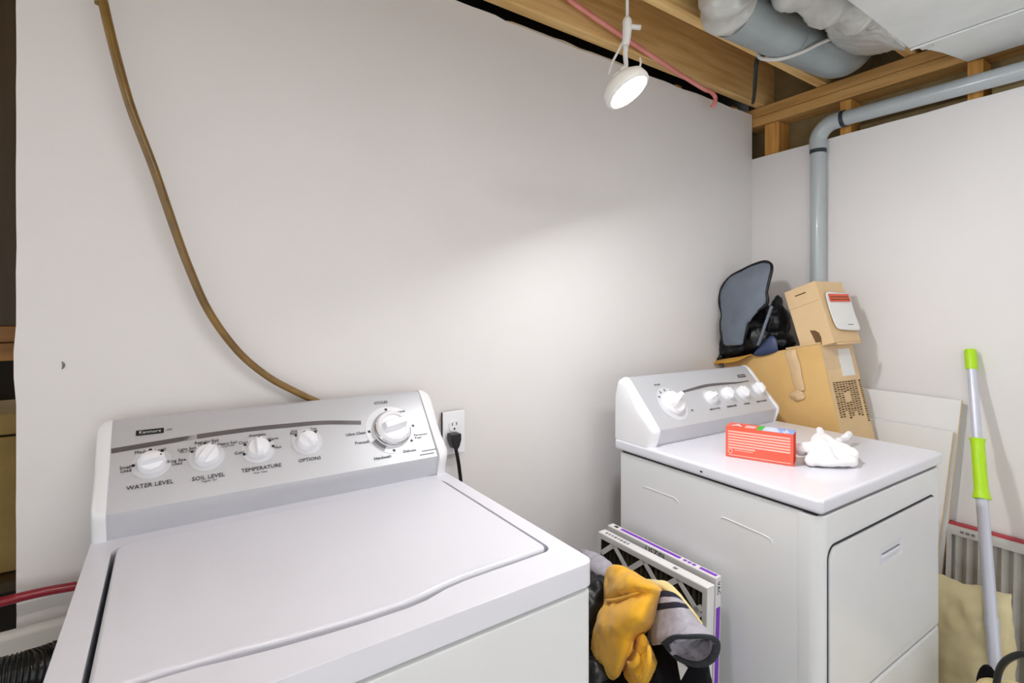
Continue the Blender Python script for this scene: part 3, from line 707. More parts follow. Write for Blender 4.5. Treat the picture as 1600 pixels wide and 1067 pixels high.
# unseen two-tube fill lamp added above the camera to brighten the room
CB = tag(empty('added_fill_light', (0.45,-0.18,2.26)), 'added unseen two-tube fill lamp hung under the joists above the washing machine side', 'lamp')
bm = bmesh.new(); prism(bm, [(-0.10,-0.075),(-0.085,-0.075),(-0.05,-0.012),(0.05,-0.012),(0.085,-0.075),(0.10,-0.075),(0.06,0.0),(-0.06,0.0)], 0, -0.62, 0.62); link('housing', bm, 'lampwhite', CB)
for yy in (-0.035, 0.035):
    bm = bmesh.new(); tube(bm, [(-0.60,yy,-0.052),(0.60,yy,-0.052)], 0.019, 14); link('fill_tube', bm, 'fillglow', CB, auto=40)
for xx in (-0.615, 0.60):
    link('end_plate', B(xx,-0.06,-0.075, xx+0.015,0.06,-0.012), 'lampwhite', CB)

# ================================================================ CORNER PILE
def tilted(p0, yaw, tilt, p0corner=None):
    a = math.radians(yaw); t = math.radians(tilt)
    e1 = Vector((math.cos(a),-math.sin(a),0)); h = Vector((math.sin(a),math.cos(a),0)); U_ = Vector((0,0,1))
    e2 = h*math.cos(t)-U_*math.sin(t); e3 = h*math.sin(t)+U_*math.cos(t)
    m = Matrix.Identity(4)
    for i, c in enumerate((e1,e2,e3)): m[0][i],m[1][i],m[2][i] = c
    m[0][3],m[1][3],m[2][3] = p0
    return m
# big carton: local origin at its front corner at dryer-top height
def place(name, m):
    o = empty(name); o.matrix_world = m; return o
BM_ = tilted((1.925,0.822,0.911), 6, 13)
BB = tag(place('large_carton', BM_), 'large yellow-brown cardboard carton with open flaps leaning in the corner behind the dryer', 'box')
bx, by, bz, b0 = 0.203, 0.425, 0.302, -0.80
T = 0.005
bm = bmesh.new(); box(bm, 0,0,b0, T,by,bz); link('side_panel', bm, 'card_y', BB)
bm = bmesh.new(); box(bm, T,0,b0, bx,T,bz); link('side_panel', bm, 'card_l', BB)
bm = bmesh.new(); box(bm, bx-T,T,b0, bx,by,bz); link('side_panel', bm, 'card_y', BB)
bm = bmesh.new(); box(bm, T,by-T,b0, bx-T,by,bz); link('side_panel', bm, 'card_y', BB)
bm = bmesh.new(); box(bm, T,T,b0, bx-T,by-T,b0+T); link('base_panel', bm, 'card_y', BB)
bm = bmesh.new(); box(bm, T,T,bz-0.085, bx-T,by-T,bz-0.08); link('inner_flap', bm, 'flapcol', BB)
# folded flap at the back-left and lid flaps lying on top
bm = grid([[(-0.004,0.26,bz),(0.0,0.33,bz+0.002),(0.0,0.40,bz-0.002),(0.002,0.455,bz-0.006)],[(-0.030,0.27,bz+0.004),(-0.030,0.335,bz-0.002),(-0.026,0.40,bz+0.006),(-0.02,0.46,bz+0.004)],[(-0.055,0.30,bz-0.016),(-0.05,0.35,bz-0.020),(-0.045,0.41,bz-0.012),(-0.04,0.455,bz-0.016)]])
link('folded_flap', bm, 'flapcol', BB, subsurf=2, solid=0.005)
bm = bmesh.new(); box(bm, 0.0,0.0,bz+0.001, bx,0.13,bz+0.006); link('lid_flap', bm, 'card_l', BB)
# packing tape over the top edge and down the face
ta = bmesh.new()
def fc(u,v): return None
rows = []
for k in range(9):
    t = k/8; zz = bz-0.004-0.155*t; yb = 0.088+0.002*math.sin(k*1.3)
    rows.append([(-0.002-0.003*abs(math.sin(k*2.1)), yb, zz), (-0.007-0.003*math.sin(k*1.7), yb+0.016, zz), (-0.003, yb+0.032+0.004*math.sin(k), zz), (-0.0015, yb+0.048-0.01*t, zz)])
link('packing_tape', grid(rows), 'tape', BB, subsurf=2, solid=0.0012)
bm = bmesh.new(); ellipsoid(bm, (-0.004,0.122,bz-0.175), (0.005,0.030,0.020)); o = link('tape_end', bm, 'tape', BB, smooth=True); wrinkle(o, 0.012, 0.02)
# tape, paper label and print on the right face (normal -y)
RF = frame((0,-0.0006,0), (1,0,0), (0,0,1))
bm = bmesh.new(); box(bm, 0.001,-0.0010,bz-0.092, 0.095,-0.0002,bz-0.002); o = link('packing_tape', bm, 'tape', BB)
bm = bmesh.new(); box(bm, 0.097,-0.0022,bz-0.122, 0.174,-0.0002,bz-0.022); o = link('paper_label', bm, 'paper', BB); o['label'] = 'white paper label'
bm = bmesh.new(); rr = random.Random(3)
for cix in range(9):
    x_ = 0.024+cix*0.0187
    if cix == 8: x_ = 0.186
    z_ = bz-0.140
    zend = 0.035 + (0.02 if cix in (2,5) else 0) - (0.025 if cix == 8 else 0)
    while z_ > zend:
        ln = rr.uniform(0.004,0.011)
        if not (3 <= cix <= 4 and 0.09 < z_ < 0.125):
            box(bm, x_, -0.0012, z_-ln*0.55, x_+0.0135, -0.0003, z_)
        z_ -= ln*0.55+0.0035
link('printed_lines', bm, 'card_d', BB)['kind'] = 'stuff'

# small carton on top
SM_ = tilted((1.935,0.842,1.212), 10, 18)
SC = tag(place('small_carton', SM_), 'small tan cardboard box tilted on top of the large carton', 'box')
sx, sy, sz = 0.150, 0.130, 0.232
bm = bmesh.new(); box(bm, 0,0,0, sx,sy,sz); link('carton_body', bm, 'card_l', SC, bevel=0.002)
bm = bmesh.new(); box(bm, -0.0025,0.002,sz-0.070, 0.0005,sy-0.001,sz+0.001); link('tuck_flap', bm, 'card_l', SC, bevel=0.001)
bm = bmesh.new(); box(bm, -0.0032,0.045,sz-0.030, -0.0023,0.090,sz-0.0255); link('slot', bm, 'card_d', SC)
bm = bmesh.new(); prism(bm, [(0.062,0.002),(0.046,0.004),(0.040,0.030),(0.043,0.048),(0.054,0.060),(0.074,0.066),(0.070,0.045),(0.066,0.020)], 0, -0.0012, 0.0004); link('thumb_hole', bm, 'card_d', SC)
bm = grid([[(0.0,-0.002,0.0),(0.05,-0.002,0.0),(0.1,-0.002,0.001),(sx,-0.002,0.0)],[(0.0,-0.010,-0.010),(0.05,-0.014,-0.009),(0.1,-0.012,-0.006),(sx,-0.010,-0.006)]])
link('torn_bottom_flap', bm, 'card_l', SC, subsurf=1, solid=0.003)
pm = grid([[(0.022+0.034*j, -0.003-(0.006 if i in (0,4) else 0.002)-0.002*((i+j)%2), 0.190-0.036*i-0.002*j) for j in range(5)] for i in range(5)])
pz = link('document_pouch', pm, 'paper', SC, subsurf=2, solid=0.001); pz['label'] = 'white document pouch with a red band'
bm = bmesh.new(); box(bm, 0.035,-0.0115,0.150, 0.146,-0.0100,0.179); link('red_band', bm, 'redprint', pz)
bm = bmesh.new(); rr = random.Random(5)
for zz in (0.168,0.158):
    x_ = 0.040
    while x_ < 0.138:
        l = rr.uniform(0.006,0.014); box(bm, x_,-0.0121,zz-0.002, x_+l,-0.0113,zz+0.002); x_ += l+0.003
box(bm, 0.095,-0.0085,0.062, 0.125,-0.0070,0.0645)
link('pouch_print', bm, 'card_d', pz)['kind'] = 'stuff'

# backpack with its grey-lined flap open
def Bp(u, v, x): return None
BG = tag(empty('backpack', (2.02,1.13,1.17)), 'black backpack with its grey-lined flap standing open on the large carton', 'bag')
O = Vector((2.02,1.13,1.17))
bm = bmesh.new()
for c, r in (((2.0300,1.2751,1.1580),(0.07,0.085,0.055)), ((2.0400,1.1801,1.2040),(0.07,0.08,0.075)), ((2.0500,1.1046,1.2726),(0.06,0.045,0.085)), ((2.0600,1.1100,1.3379),(0.035,0.022,0.05)), ((2.0400,1.0992,1.1950),(0.06,0.065,0.05)), ((2.0200,1.3361,1.1969),(0.05,0.028,0.060)), ((2.0000,1.3354,1.1131),(0.05,0.03,0.03)), ((2.0600,1.3093,1.2252),(0.04,0.05,0.06)), ((2.0600,1.2001,1.2702),(0.03,0.05,0.055)), ((2.0700,1.1834,1.3165),(0.025,0.04,0.04)), ((2.0300,1.3618,1.2670),(0.03,0.02,0.05))):
    ellipsoid(bm, Vector(c)-O, r)
bb = link('bag_body', bm, 'bagblack', BG); blob(bb, 0.007, 4, 0.022, 0.045)
def BQ(px,py): return (1090+px/5.155, 390+py/5.155)
bm = grid([[Vector(p)-O for p in r] for r in (
 [(1.9900,1.2726,1.4707),(1.9800,1.2153,1.4932),(1.9800,1.1664,1.5120),(1.9850,1.1221,1.5220),(1.9900,1.0994,1.5096)],
 [(1.9850,1.3075,1.4320),(1.9650,1.2283,1.4544),(1.9600,1.1705,1.4692),(1.9650,1.1262,1.4819),(1.9800,1.0904,1.4852)],
 [(1.9750,1.3158,1.3890),(1.9550,1.2389,1.4078),(1.9500,1.1806,1.4211),(1.9550,1.1360,1.4346),(1.9700,1.0949,1.4432)],
 [(1.9650,1.3092,1.3511),(1.9450,1.2382,1.3608),(1.9450,1.1830,1.3754),(1.9350,1.1295,1.3892),(1.9600,1.0999,1.3987)],
 [(1.9550,1.2925,1.3084),(1.9350,1.2318,1.3194),(1.9250,1.1762,1.3307),(1.9400,1.1428,1.3422),(1.9550,1.0966,1.3494)],
 [(1.9450,1.2911,1.2714),(1.9250,1.2423,1.2754),(1.9200,1.2002,1.2830),(1.9250,1.1708,1.2920),(1.9450,1.1552,1.3046)],
 [(1.9350,1.2816,1.2191),(1.9200,1.2391,1.2265),(1.9150,1.2080,1.2320),(1.9200,1.1839,1.2364),(1.9350,1.1678,1.2441)],
 [(1.9450,1.2794,1.1741),(1.9350,1.2459,1.1781),(1.9300,1.2175,1.1810),(1.9350,1.1986,1.1829),(1.9450,1.1873,1.1863)])])
fo = [v.co.copy() for v in bm.verts]
flp = link('bag_flap', bm, 'baggrey', BG, subsurf=3, solid=0.006); flp['label'] = 'grey-lined top flap'; wrinkle(flp, 0.006, 0.04)
ed = [fo[i*5+0] for i in range(4,-1,-1)] + [fo[j] for j in range(1,5)] + [fo[i*5+4] for i in range(1,5)] + [fo[5*5+4], fo[6*5+4], fo[7*5+4]]
ed = [fo[7*5], fo[6*5], fo[5*5]] + ed
bm = bmesh.new(); tube(bm, catmull(ed,5), 0.0062, 8); link('flap_piping', bm, 'bagblack', flp, smooth=True)
bm = grid([[Vector(p)-O for p in r] for r in ([(1.9500,1.0991,1.1983),(1.9400,1.0704,1.2377),(1.9500,1.0507,1.2133)], [(1.9400,1.1409,1.1578),(1.9250,1.0799,1.1753),(1.9400,1.0453,1.1769)], [(1.9500,1.1522,1.1384),(1.9450,1.0989,1.1454),(1.9500,1.0432,1.1692)])])
link('side_pocket', bm, 'bagblue', BG, subsurf=2, solid=0.004)
bm = bmesh.new(); tube(bm, catmull([Vector(p)-O for p in ((1.9550,1.0761,1.3426),(1.9400,1.0831,1.2999),(1.9350,1.0958,1.2570),(1.9300,1.1033,1.2240),(1.9350,1.1220,1.1849))],6), 0.006, 8, sx=0.5); link('strap', bm, 'baggrey', BG, smooth=True)
bm = bmesh.new(); bk = Vector((1.9350,1.2241,1.1177))-O; ellipsoid(bm, bk, (0.006,0.009,0.006)); link('buckle', bm, 'chrome', BG, smooth=True)

# leaning boards
def board(name, pa, pb, zb, xlean, th, label):
    """pa, pb: upper corners (right end, left end)"""
    o = tag(empty(name, (pa[0],pa[1],zb)), label, 'board', 'white boards leaning on the right wall')
    pa = Vector(pa); pb = Vector(pb); dx = Vector((xlean,0,0))
    base = Vector((pa.x,pa.y,zb))
    A = pa-base; Bq = pb-base; A0 = Vector((-xlean, 0.085, 0)); B0 = Vector((pb.x-pa.x-xlean, pb.y-pa.y, 0))
    tv = Vector((th,0,0))
    bm = bmesh.new(); hexa(bm, [A0, A0+tv, B0+tv, B0, A, A+tv, Bq+tv, Bq]); 
    link('panel', bm, 'melamine', o)
    bm = bmesh.new(); e = Vector((0,-0.0015,0)); e2 = Vector((0,-0.0002,0))
    hexa(bm, [A0+e, A0+tv+e, A0+tv+e2, A0+e2, A+e, A+tv+e, A+tv+e2, A+e2]); link('raw_edge', bm, 'boardedge', o)
    return o
board('leaning_board', (2.1940,0.5635,1.0235), (2.1940,0.8764,1.0284), 0.0, 0.014, 0.010, 'taller white board leaning on the right wall behind the dryer')
board('leaning_board', (2.1720,0.5794,0.9183), (2.1720,0.8676,0.9213), 0.0, 0.020, 0.012, 'shorter white board leaning in front of the taller white board')

# furnace filter on the right
ft = Vector((2.2050,0.6002,0.6009)); 
FR = tag(empty('furnace_filter', (2.205,ft.y,0)), 'grey pleated furnace filter with a red-edged white frame against the right wall', 'filter')
FH, FL = ft.z, 0.50
tl = Matrix.Shear('XZ',4,(0.0,0.0)) if False else Matrix.Identity(4)
def fm(x_,y_,z_):   # frame coordinates: y_ runs toward the camera, leaning
    return Vector((-0.045*(1-z_/FH)+x_, -y_, z_))
bm = bmesh.new(); npl = 34
pts = [( (-0.012 if i%2 else 0.006), 0.01+ (FL-0.02)*i/npl) for i in range(npl+1)]
for i in range(npl):
    a,b = pts[i],pts[i+1]
    q_ = [fm(a[0],a[1],0.02),fm(b[0],b[1],0.02),fm(b[0],b[1],FH-0.02),fm(a[0],a[1],FH-0.02)]
    bm.faces.new([bm.verts.new(p) for p in q_])
link('pleated_media', bm, 'pleat_g', FR, solid=0.001)
def fbar(nm, y0,y1,z0,z1,m,x0=-0.016,x1=0.014):
    bm = bmesh.new(); hexa(bm, [fm(x0,y1,z0),fm(x1,y1,z0),fm(x1,y0,z0),fm(x0,y0,z0),fm(x0,y1,z1),fm(x1,y1,z1),fm(x1,y0,z1),fm(x0,y0,z1)]); 
    return link(nm, bm, m, FR)
fbar('frame_bar', 0,FL,FH-0.030,FH,'frame_g'); fbar('frame_bar', 0,FL,0,0.03,'frame_g')
fbar('frame_bar', 0,0.012,0.03,FH-0.030,'frame_g'); fbar('frame_bar', FL-0.012,FL,0.03,FH-0.030,'frame_g')
fbar('red_label_edge', 0.0,FL,FH+0.0005,FH+0.006,'redlabel',-0.012,0.012)
bm = bmesh.new()
for k in range(3): 
    yy = 0.035+k*0.014
    hexa(bm,[fm(-0.0166,yy+0.01,FH-0.02),fm(-0.016,yy+0.01,FH-0.02),fm(-0.016,yy,FH-0.02),fm(-0.0166,yy,FH-0.02),fm(-0.0166,yy+0.01,FH-0.012),fm(-0.016,yy+0.01,FH-0.012),fm(-0.016,yy,FH-0.012),fm(-0.0166,yy,FH-0.012)])
link('frame_print', bm, 'inkgrey', FR)['kind'] = 'stuff'

# beige pillow
PLW = tag(empty('pillow', (1.985,0.475,0.0)), 'beige cotton pillow standing between the dryer and the grey filter', 'pillow')
bm = bmesh.new(); nu, nv = 18, 22
def pil(u, v, s):
    hw, hh = 0.135, 0.255
    e = (1-abs(u)**2.6)*(1-abs(v)**2.6)
    th = 0.055*max(0,e)**0.55
    pin = 1-0.07*(1-abs(v)**2) if True else 1
    pinv = 1-0.05*(1-abs(u)**2)
    return Vector((s*th, hw*u*pin, hh*v*pinv))
idx = {}
for s in (1,-1):
    for i in range(nu+1):
        for j in range(nv+1):
            u = -1+2*i/nu; v = -1+2*j/nv
            edge = i in (0,nu) or j in (0,nv)
            key = (i,j,0 if edge else s)
            if key not in idx: idx[key] = bm.verts.new(pil(u,v,s))
    for i in range(nu):
        for j in range(nv):
            def g(a,b): return idx[(a,b,0 if (a in (0,nu) or b in (0,nv)) else s)]
            f = (g(i,j),g(i+1,j),g(i+1,j+1),g(i,j+1))
            bm.faces.new(f if s > 0 else f[::-1])
bmesh.ops.transform(bm, matrix=Matrix.Translation((0.0,0.03,0.262)) @ Matrix.Rotation(math.radians(-5),4,'X') @ Matrix.Rotation(math.radians(6),4,'Y') @ Matrix.Rotation(math.radians(-8),4,'Z'), verts=bm.verts[:])
o = link('pillow_cover', bm, 'pillow', PLW, subsurf=1); wrinkle(o, 0.036, 0.08)

# telescopic pole leaning on the wall
A = Vector((2.2080,0.5441,1.1935)); Cc = Vector((1.8858,0.4095,0.3000))
d = (Cc-A); foot = A + d*((A.z-0.0)/(-d.z))
PO = tag(empty('telescopic_pole', foot), 'pale telescopic pole with lime green grips leaning on the right wall', 'pole')
A = A-foot; ax = -A.normalized()
def pp_(s): return A+ax*s
def sv(p): return (Vector(p)-foot-A).length
s1 = sv((2.1900,0.5348,1.1295)); s2 = sv((2.1150,0.5080,0.9181)); s3 = sv((2.0450,0.4772,0.7536)); s4 = sv((1.9350,0.4364,0.4550)); s5 = sv((1.9300,0.4339,0.4252))
bm = bmesh.new(); tube(bm, [pp_(s1-0.01), pp_(s2+0.02)], 0.0125, 18); link('inner_tube', bm, 'pole_w', PO, auto=40)
bm = bmesh.new(); tube(bm, [pp_(s3-0.03), pp_(A.length-0.002)], 0.0150, 18); link('outer_tube', bm, 'pole_w', PO, auto=40)
bm = bmesh.new(); tube(bm, [pp_(0.0),pp_(0.006),pp_(s1-0.006),pp_(s1)], lambda t: 0.0160 if 0.1<t<0.9 else 0.0150, 18); o=link('end_grip', bm, 'lime', PO, auto=40)
bm = bmesh.new(); n_=16; tube(bm, [pp_(s2+(s3-s2)*i/n_) for i in range(n_+1)], lambda t: 0.0172+0.0035*max(0,1-t*14)+0.006*max(0,(t-0.82)/0.18)**1.5, 20); link('hand_grip', bm, 'lime', PO, auto=50)
bm = bmesh.new(); tube(bm, [pp_(s4),pp_(s5)], 0.0172, 18); link('lock_collar', bm, 'pole_w', PO, auto=40)

# cream tote with black handle, bottom right
TB = tag(empty('tote_bag', (1.73,0.385,0)), 'cream fabric bag with a black curved handle at the bottom right corner', 'bag')
O = Vector((1.73,0.385,0))
bm = bmesh.new()
hpts = [Vector(p)-O for p in ((1.7000,0.3715,0.3714),(1.7000,0.3657,0.4274),(1.6900,0.3520,0.4678),(1.6800,0.3297,0.4999),(1.6700,0.3082,0.5160),(1.6600,0.2895,0.5097),(1.6500,0.2795,0.4727))]
tube(bm, catmull(hpts,6), 0.0075, 10); link('handle', bm, 'black', TB, smooth=True)
bm = bmesh.new(); ellipsoid(bm, (0.0,-0.05,0.20), (0.085,0.12,0.205)); ellipsoid(bm, (-0.01,-0.03,0.36), (0.04,0.06,0.04)); o = link('bag_body', bm, 'cream', TB); blob(o, 0.01, 4, 0.02, 0.06)
bm = bmesh.new(); ellipsoid(bm, Vector((1.7600,0.3994,0.3448))-O, (0.03,0.022,0.06)); o = link('dark_trim', bm, 'blackcloth', TB, smooth=True)

# ================================================================ ON THE DRYER
gA = Vector((1.2925,0.8430,0.9180)); gB = Vector((1.3525,0.6874,0.9180))
ux = gB-gA; GL = ux.length; ux.normalize(); uz = Vector((0,0,1)); uy = uz.cross(ux)
GX = tag(empty('glove_carton', gA, math.atan2(ux.y,ux.x)), 'red disposable glove carton lying on the dryer top', 'box')
GH, GD = 0.083, 0.062
T = 0.0015
for nm, a in (('front_panel',(0,0,0,GL,T,GH)),('back_panel',(0,GD-T,0,GL,GD,GH)),('bottom_panel',(0,T,0,GL,GD-T,T)),('end_panel',(0,T,T,T,GD-T,GH-T))):
    link(nm, B(*a), 'glovered', GX)
link('top_panel', B(0,T,GH-T,GL*0.46,GD-T,GH), 'glovered', GX)
link('top_panel', B(GL*0.46,T,GH-T,GL*0.55,GD-T,GH), 'green', GX)
link('top_panel', B(GL*0.55,T,GH-T,GL,GD-T,GH), 'blue', GX)
bm = bmesh.new()
for k in range(3): box(bm, GL*0.56,0.008+k*0.018,GH, GL*(0.80-0.03*k),0.018+k*0.018,GH+0.0004)
box(bm, GL*0.84,0.012,GH, GL*0.93,0.022,GH+0.0004); box(bm, GL*0.87,0.006,GH, GL*0.90,0.045,GH+0.0004)
for k in range(2): box(bm, GL*0.28,0.016+k*0.018,GH, GL*0.43,0.023+k*0.018,GH+0.0004)
link('white_print', bm, 'paper', GX)['kind'] = 'stuff'
bm = bmesh.new(); tm = Matrix.Translation((GL*0.15,GD*0.5,GH+0.0002)); text(bm, 'A', 0.04, tm); link('letter_print', bm, 'paper', GX)
bm = bmesh.new()
for k in range(7):
    zt = GH-0.012-k*0.0075
    box(bm, 0.006,-0.0004,zt-0.0020, GL*(0.96 if k < 6 else 0.45),0,zt+0.0020)
box(bm, GL*0.14,-0.0004,0.0190, GL*0.42,0,0.0205)
box(bm, 0.008,-0.0004,0.0045, GL-0.006,0,0.0065)
link('text_lines', bm, 'glovepink', GX)['kind'] = 'stuff'
bm = bmesh.new(); disc(bm, frame((0.012,-0.0002,0.016),(1,0,0),(0,0,1)), 0.0065,0.0004,20,0.0045,0,359); link('ring_symbol', bm, 'glovepink', GX)
# crumpled white cotton glove
WG = None
bm = bmesh.new()
def gt(pts, r, seg=10):
    tube(bm, catmull(pts,5), r, seg)
    ellipsoid(bm, Vector(pts[0]), (r(0) if callable(r) else r,)*3); ellipsoid(bm, Vector(pts[-1]), (r(1) if callable(r) else r,)*3)
gO = Vector((1.4615,0.6574,0.9180))
def rel(L): return [Vector(p)-gO for p in L]
gt(rel([(1.4350,0.7078,0.9450),(1.4739,0.6995,0.9480),(1.5331,0.7050,0.9560),(1.5957,0.7338,0.9730)]), lambda t: 0.018-0.009*t)
gt(rel([(1.5426,0.7093,0.9500),(1.4617,0.6640,0.9440),(1.4336,0.6449,0.9360)]), 0.024)
gt(rel([(1.5694,0.7164,0.9520),(1.5210,0.6677,0.9480),(1.5292,0.6421,0.9420)]), 0.021)
gt(rel([(1.6144,0.7227,0.9480),(1.6052,0.6994,0.9430),(1.6573,0.6994,0.9430),(1.7119,0.7029,0.9500)]), 0.0095)
gt(rel([(1.4924,0.6648,0.9460),(1.5058,0.6386,0.9430),(1.5132,0.6182,0.9380)]), 0.019)
gt(rel([(1.3897,0.6579,0.9300),(1.4118,0.6351,0.9320),(1.4376,0.6111,0.9320),(1.4761,0.5971,0.9290)]), 0.010)
gt(rel([(1.5597,0.6388,0.9380),(1.5159,0.6116,0.9340),(1.4735,0.5975,0.9310)]), 0.011)
gt(rel([(1.4729,0.6822,0.9450),(1.4243,0.6710,0.9380),(1.3931,0.6611,0.9320)]), 0.015)
gt(rel([(1.4680,0.6476,0.9400),(1.4706,0.6298,0.9370),(1.4759,0.6136,0.9350)]), 0.018)
bmesh.ops.translate(bm, vec=(0,0,0), verts=bm.verts[:])
WG = link('cotton_glove', bm, 'cloth_w'); WG.location = gO; blob(WG, 0.004, 3, 0.010, 0.025)
tag(WG, 'crumpled white cotton glove on the dryer top beside the red carton', 'glove')

# ================================================================ FILTERS AND LAUNDRY BETWEEN THE MACHINES
def afilter(name, xf, yb, yf, H_, th, lean, label):
    o = tag(empty(name, (xf,yf,0)), label, 'filter', 'air filters leaning beside the dryer')
    Lw = yb-yf
    def P(x_,y_,z_): return Vector((x_-lean*(1-z_/H_), y_, z_))
    def bar(nm,x0,x1,y0,y1,z0,z1,m):
        bm = bmesh.new(); hexa(bm,[P(x0,y0,z0),P(x1,y0,z0),P(x1,y1,z0),P(x0,y1,z0),P(x0,y0,z1),P(x1,y0,z1),P(x1,y1,z1),P(x0,y1,z1)]); return link(nm,bm,m,o,bevel=0.001)
    return o, P, bar, Lw
# front filter with lattice face
yb = (1.0850,1.1367,0.6457)[1]; yf = (1.0850,0.7557,0.6526)[1]; H1 = (1.0850,1.1367,0.6496)[2]
o1, P1, bar1, L1 = afilter('air_filter', 1.085, yb, yf, H1, 0.03, 0.03, 'white-framed air filter with a diamond lattice face, nearer of two beside the dryer')
for a in ((0,0.028,0,L1,H1-0.005,H1),(0,0.028,0,L1,0,0.005),(0,0.028,0,0.004,0.005,H1-0.005),(0,0.028,L1-0.004,L1,0.005,H1-0.005)): bar1('frame_side',*a,'frame_w')
for a in ((-0.002,0.0,0,L1,H1-0.017,H1-0.001),(-0.002,0.0,0,L1,0.001,0.03),(-0.002,0.0,0,0.014,0.03,H1-0.017),(-0.002,0.0,L1-0.014,L1,0.03,H1-0.017)): bar1('frame_face',*a,'frame_g')
bm = bmesh.new()
tA = (1.0850,1.0138,0.6285)[1]-yf; tB = (1.0850,0.8996,0.6350)[1]-yf; stp = tA-tB
def dbar(y0,z0,y1,z1,wd=0.014):
    d = Vector((0,y1-y0,z1-z0)); d.normalize(); n_ = Vector((0,-d.z,d.y))*wd/2
    c = [(y0+n_.y,z0+n_.z),(y0-n_.y,z0-n_.z),(y1-n_.y,z1-n_.z),(y1+n_.y,z1+n_.z)]
    f = [bm.verts.new(P1(-0.0012,*q_)) for q_ in c]; g = [bm.verts.new(P1(0.0,*q_)) for q_ in c]
    bm.faces.new(f); bm.faces.new(g[::-1])
    for i in range(4): bm.faces.new((f[i],g[i],g[(i+1)%4],f[(i+1)%4]))
zt = H1-0.016
for k in range(-5,6):
    for s in (1,-1):
        y0_ = (tA+tB)/2+k*stp; z0_ = zt
        y1_ = y0_+s*0.42; z1_ = zt-0.42*0.050/(stp/2)
        # clip to the frame
        pts_ = []
        for t in [i/60 for i in range(61)]:
            yy = y0_+(y1_-y0_)*t; zz = z0_+(z1_-z0_)*t
            if 0.012 < yy < L1-0.012 and 0.015 < zz: pts_.append((yy,zz))
        if len(pts_) > 1: dbar(*pts_[0],*pts_[-1])
bmesh.ops.recalc_face_normals(bm, faces=bm.faces[:])
lt_ = link('lattice', bm, 'frame_g', o1)
bm = bmesh.new(); npl = 44
for i in range(npl):
    a0_, a1_ = 0.004+(L1-0.008)*i/npl, 0.004+(L1-0.008)*(i+1)/npl
    x0_, x1_ = (0.004,0.022) if i%2 else (0.022,0.004)
    bm.faces.new([bm.verts.new(p) for p in (P1(x0_,a0_,0.006),P1(x1_,a1_,0.006),P1(x1_,a1_,H1-0.006),P1(x0_,a0_,H1-0.006))])
link('pleated_media', bm, 'pleat', o1, solid=0.0008)
bm = bmesh.new(); rr = random.Random(9)
yy = L1-0.02
while yy > L1-0.115:
    l = rr.uniform(0.005,0.010); box(bm, 0.008,yy-l,H1, 0.018,yy,H1+0.0004); yy -= l+0.005
box(bm, 0.008,0.10,H1, 0.018,0.112,H1+0.0004)
link('edge_print', bm, 'inkgrey', o1)['kind'] = 'stuff'
# rear filter with purple label
yb = (1.1280,1.1390,0.6582)[1]; yf = (1.1280,0.7620,0.6541)[1]; H2 = (1.1280,1.1390,0.6582)[2]
o2, P2, bar2, L2 = afilter('air_filter', 1.128, yb, yf, H2, 0.03, 0.03, 'purple-labelled air filter standing between the lattice filter and the dryer')
for a in ((0,0.022,0,L2,H2-0.005,H2),(0,0.022,0,L2,0,0.005),(0,0.022,0,0.004,0.005,H2-0.005),(0,0.022,L2-0.004,L2,0.005,H2-0.005)): bar2('frame_side',*a,'frame_w')
bar2('card_face',-0.002,0.0,0,L2,0.001,H2-0.001,'frame_g')
bar2('card_back',0.022,0.024,0,L2,0.001,H2-0.001,'frame_g')
bar2('purple_band',0.006,0.017,0.115,L2-0.045,H2,H2+0.0006,'purple'); bar2('purple_band',0.006,0.017,0.006,0.055,H2,H2+0.0006,'purple')
bar2('purple_band',0.003,0.019,-0.0007,0.0,0.02,H2-0.075,'purple')
bar2('black_print',0.006,0.016,L2-0.032,L2-0.018,H2,H2+0.0006,'ink')
bm = bmesh.new(); text(bm, 'VAC', 0.017, frame(P2(0.011,-0.0006,H2-0.028),(0,0,-1),(1,0,0))); link('side_lettering', bm, 'ink', o2)['kind'] = 'stuff'
bm = bmesh.new(); text(bm, 'LISZ/0L', 0.024, frame(P2(-0.0022,L2*0.50,H2-0.013),(0,-1,0),(0,0,1))); link('face_lettering', bm, 'ink', o2)['kind'] = 'stuff'
bm = bmesh.new(); 
for k in range(3): box(bm, 0.007,0.068+0.014*k,H2, 0.016,0.078+0.014*k,H2+0.0005)
link('white_print', bm, 'purple', o2)['kind'] = 'stuff'

# laundry basket under the clothes
LB = tag(empty('laundry_basket', (0.80,0.80,0)), 'black laundry basket under the heap of clothes between the machines', 'basket')
bm = bmesh.new()
ring_prism(bm, rrect(-0.17,-0.22,0.16,0.22,0.08,8), rrect(-0.155,-0.205,0.145,0.205,0.07,8), 0.02, 0.40); link('basket_wall', bm, 'black', LB)
bm = bmesh.new(); prism(bm, rrect(-0.16,-0.21,0.15,0.21,0.075,8), 2, 0.0, 0.02); link('basket_floor', bm, 'black', LB)
rim = [(p[0],p[1],0.405) for p in rrect(-0.17,-0.22,0.16,0.22,0.08,8)]
bm = bmesh.new(); tube(bm, rim, 0.012, 10, closed=True); link('rim', bm, 'black', LB, smooth=True)

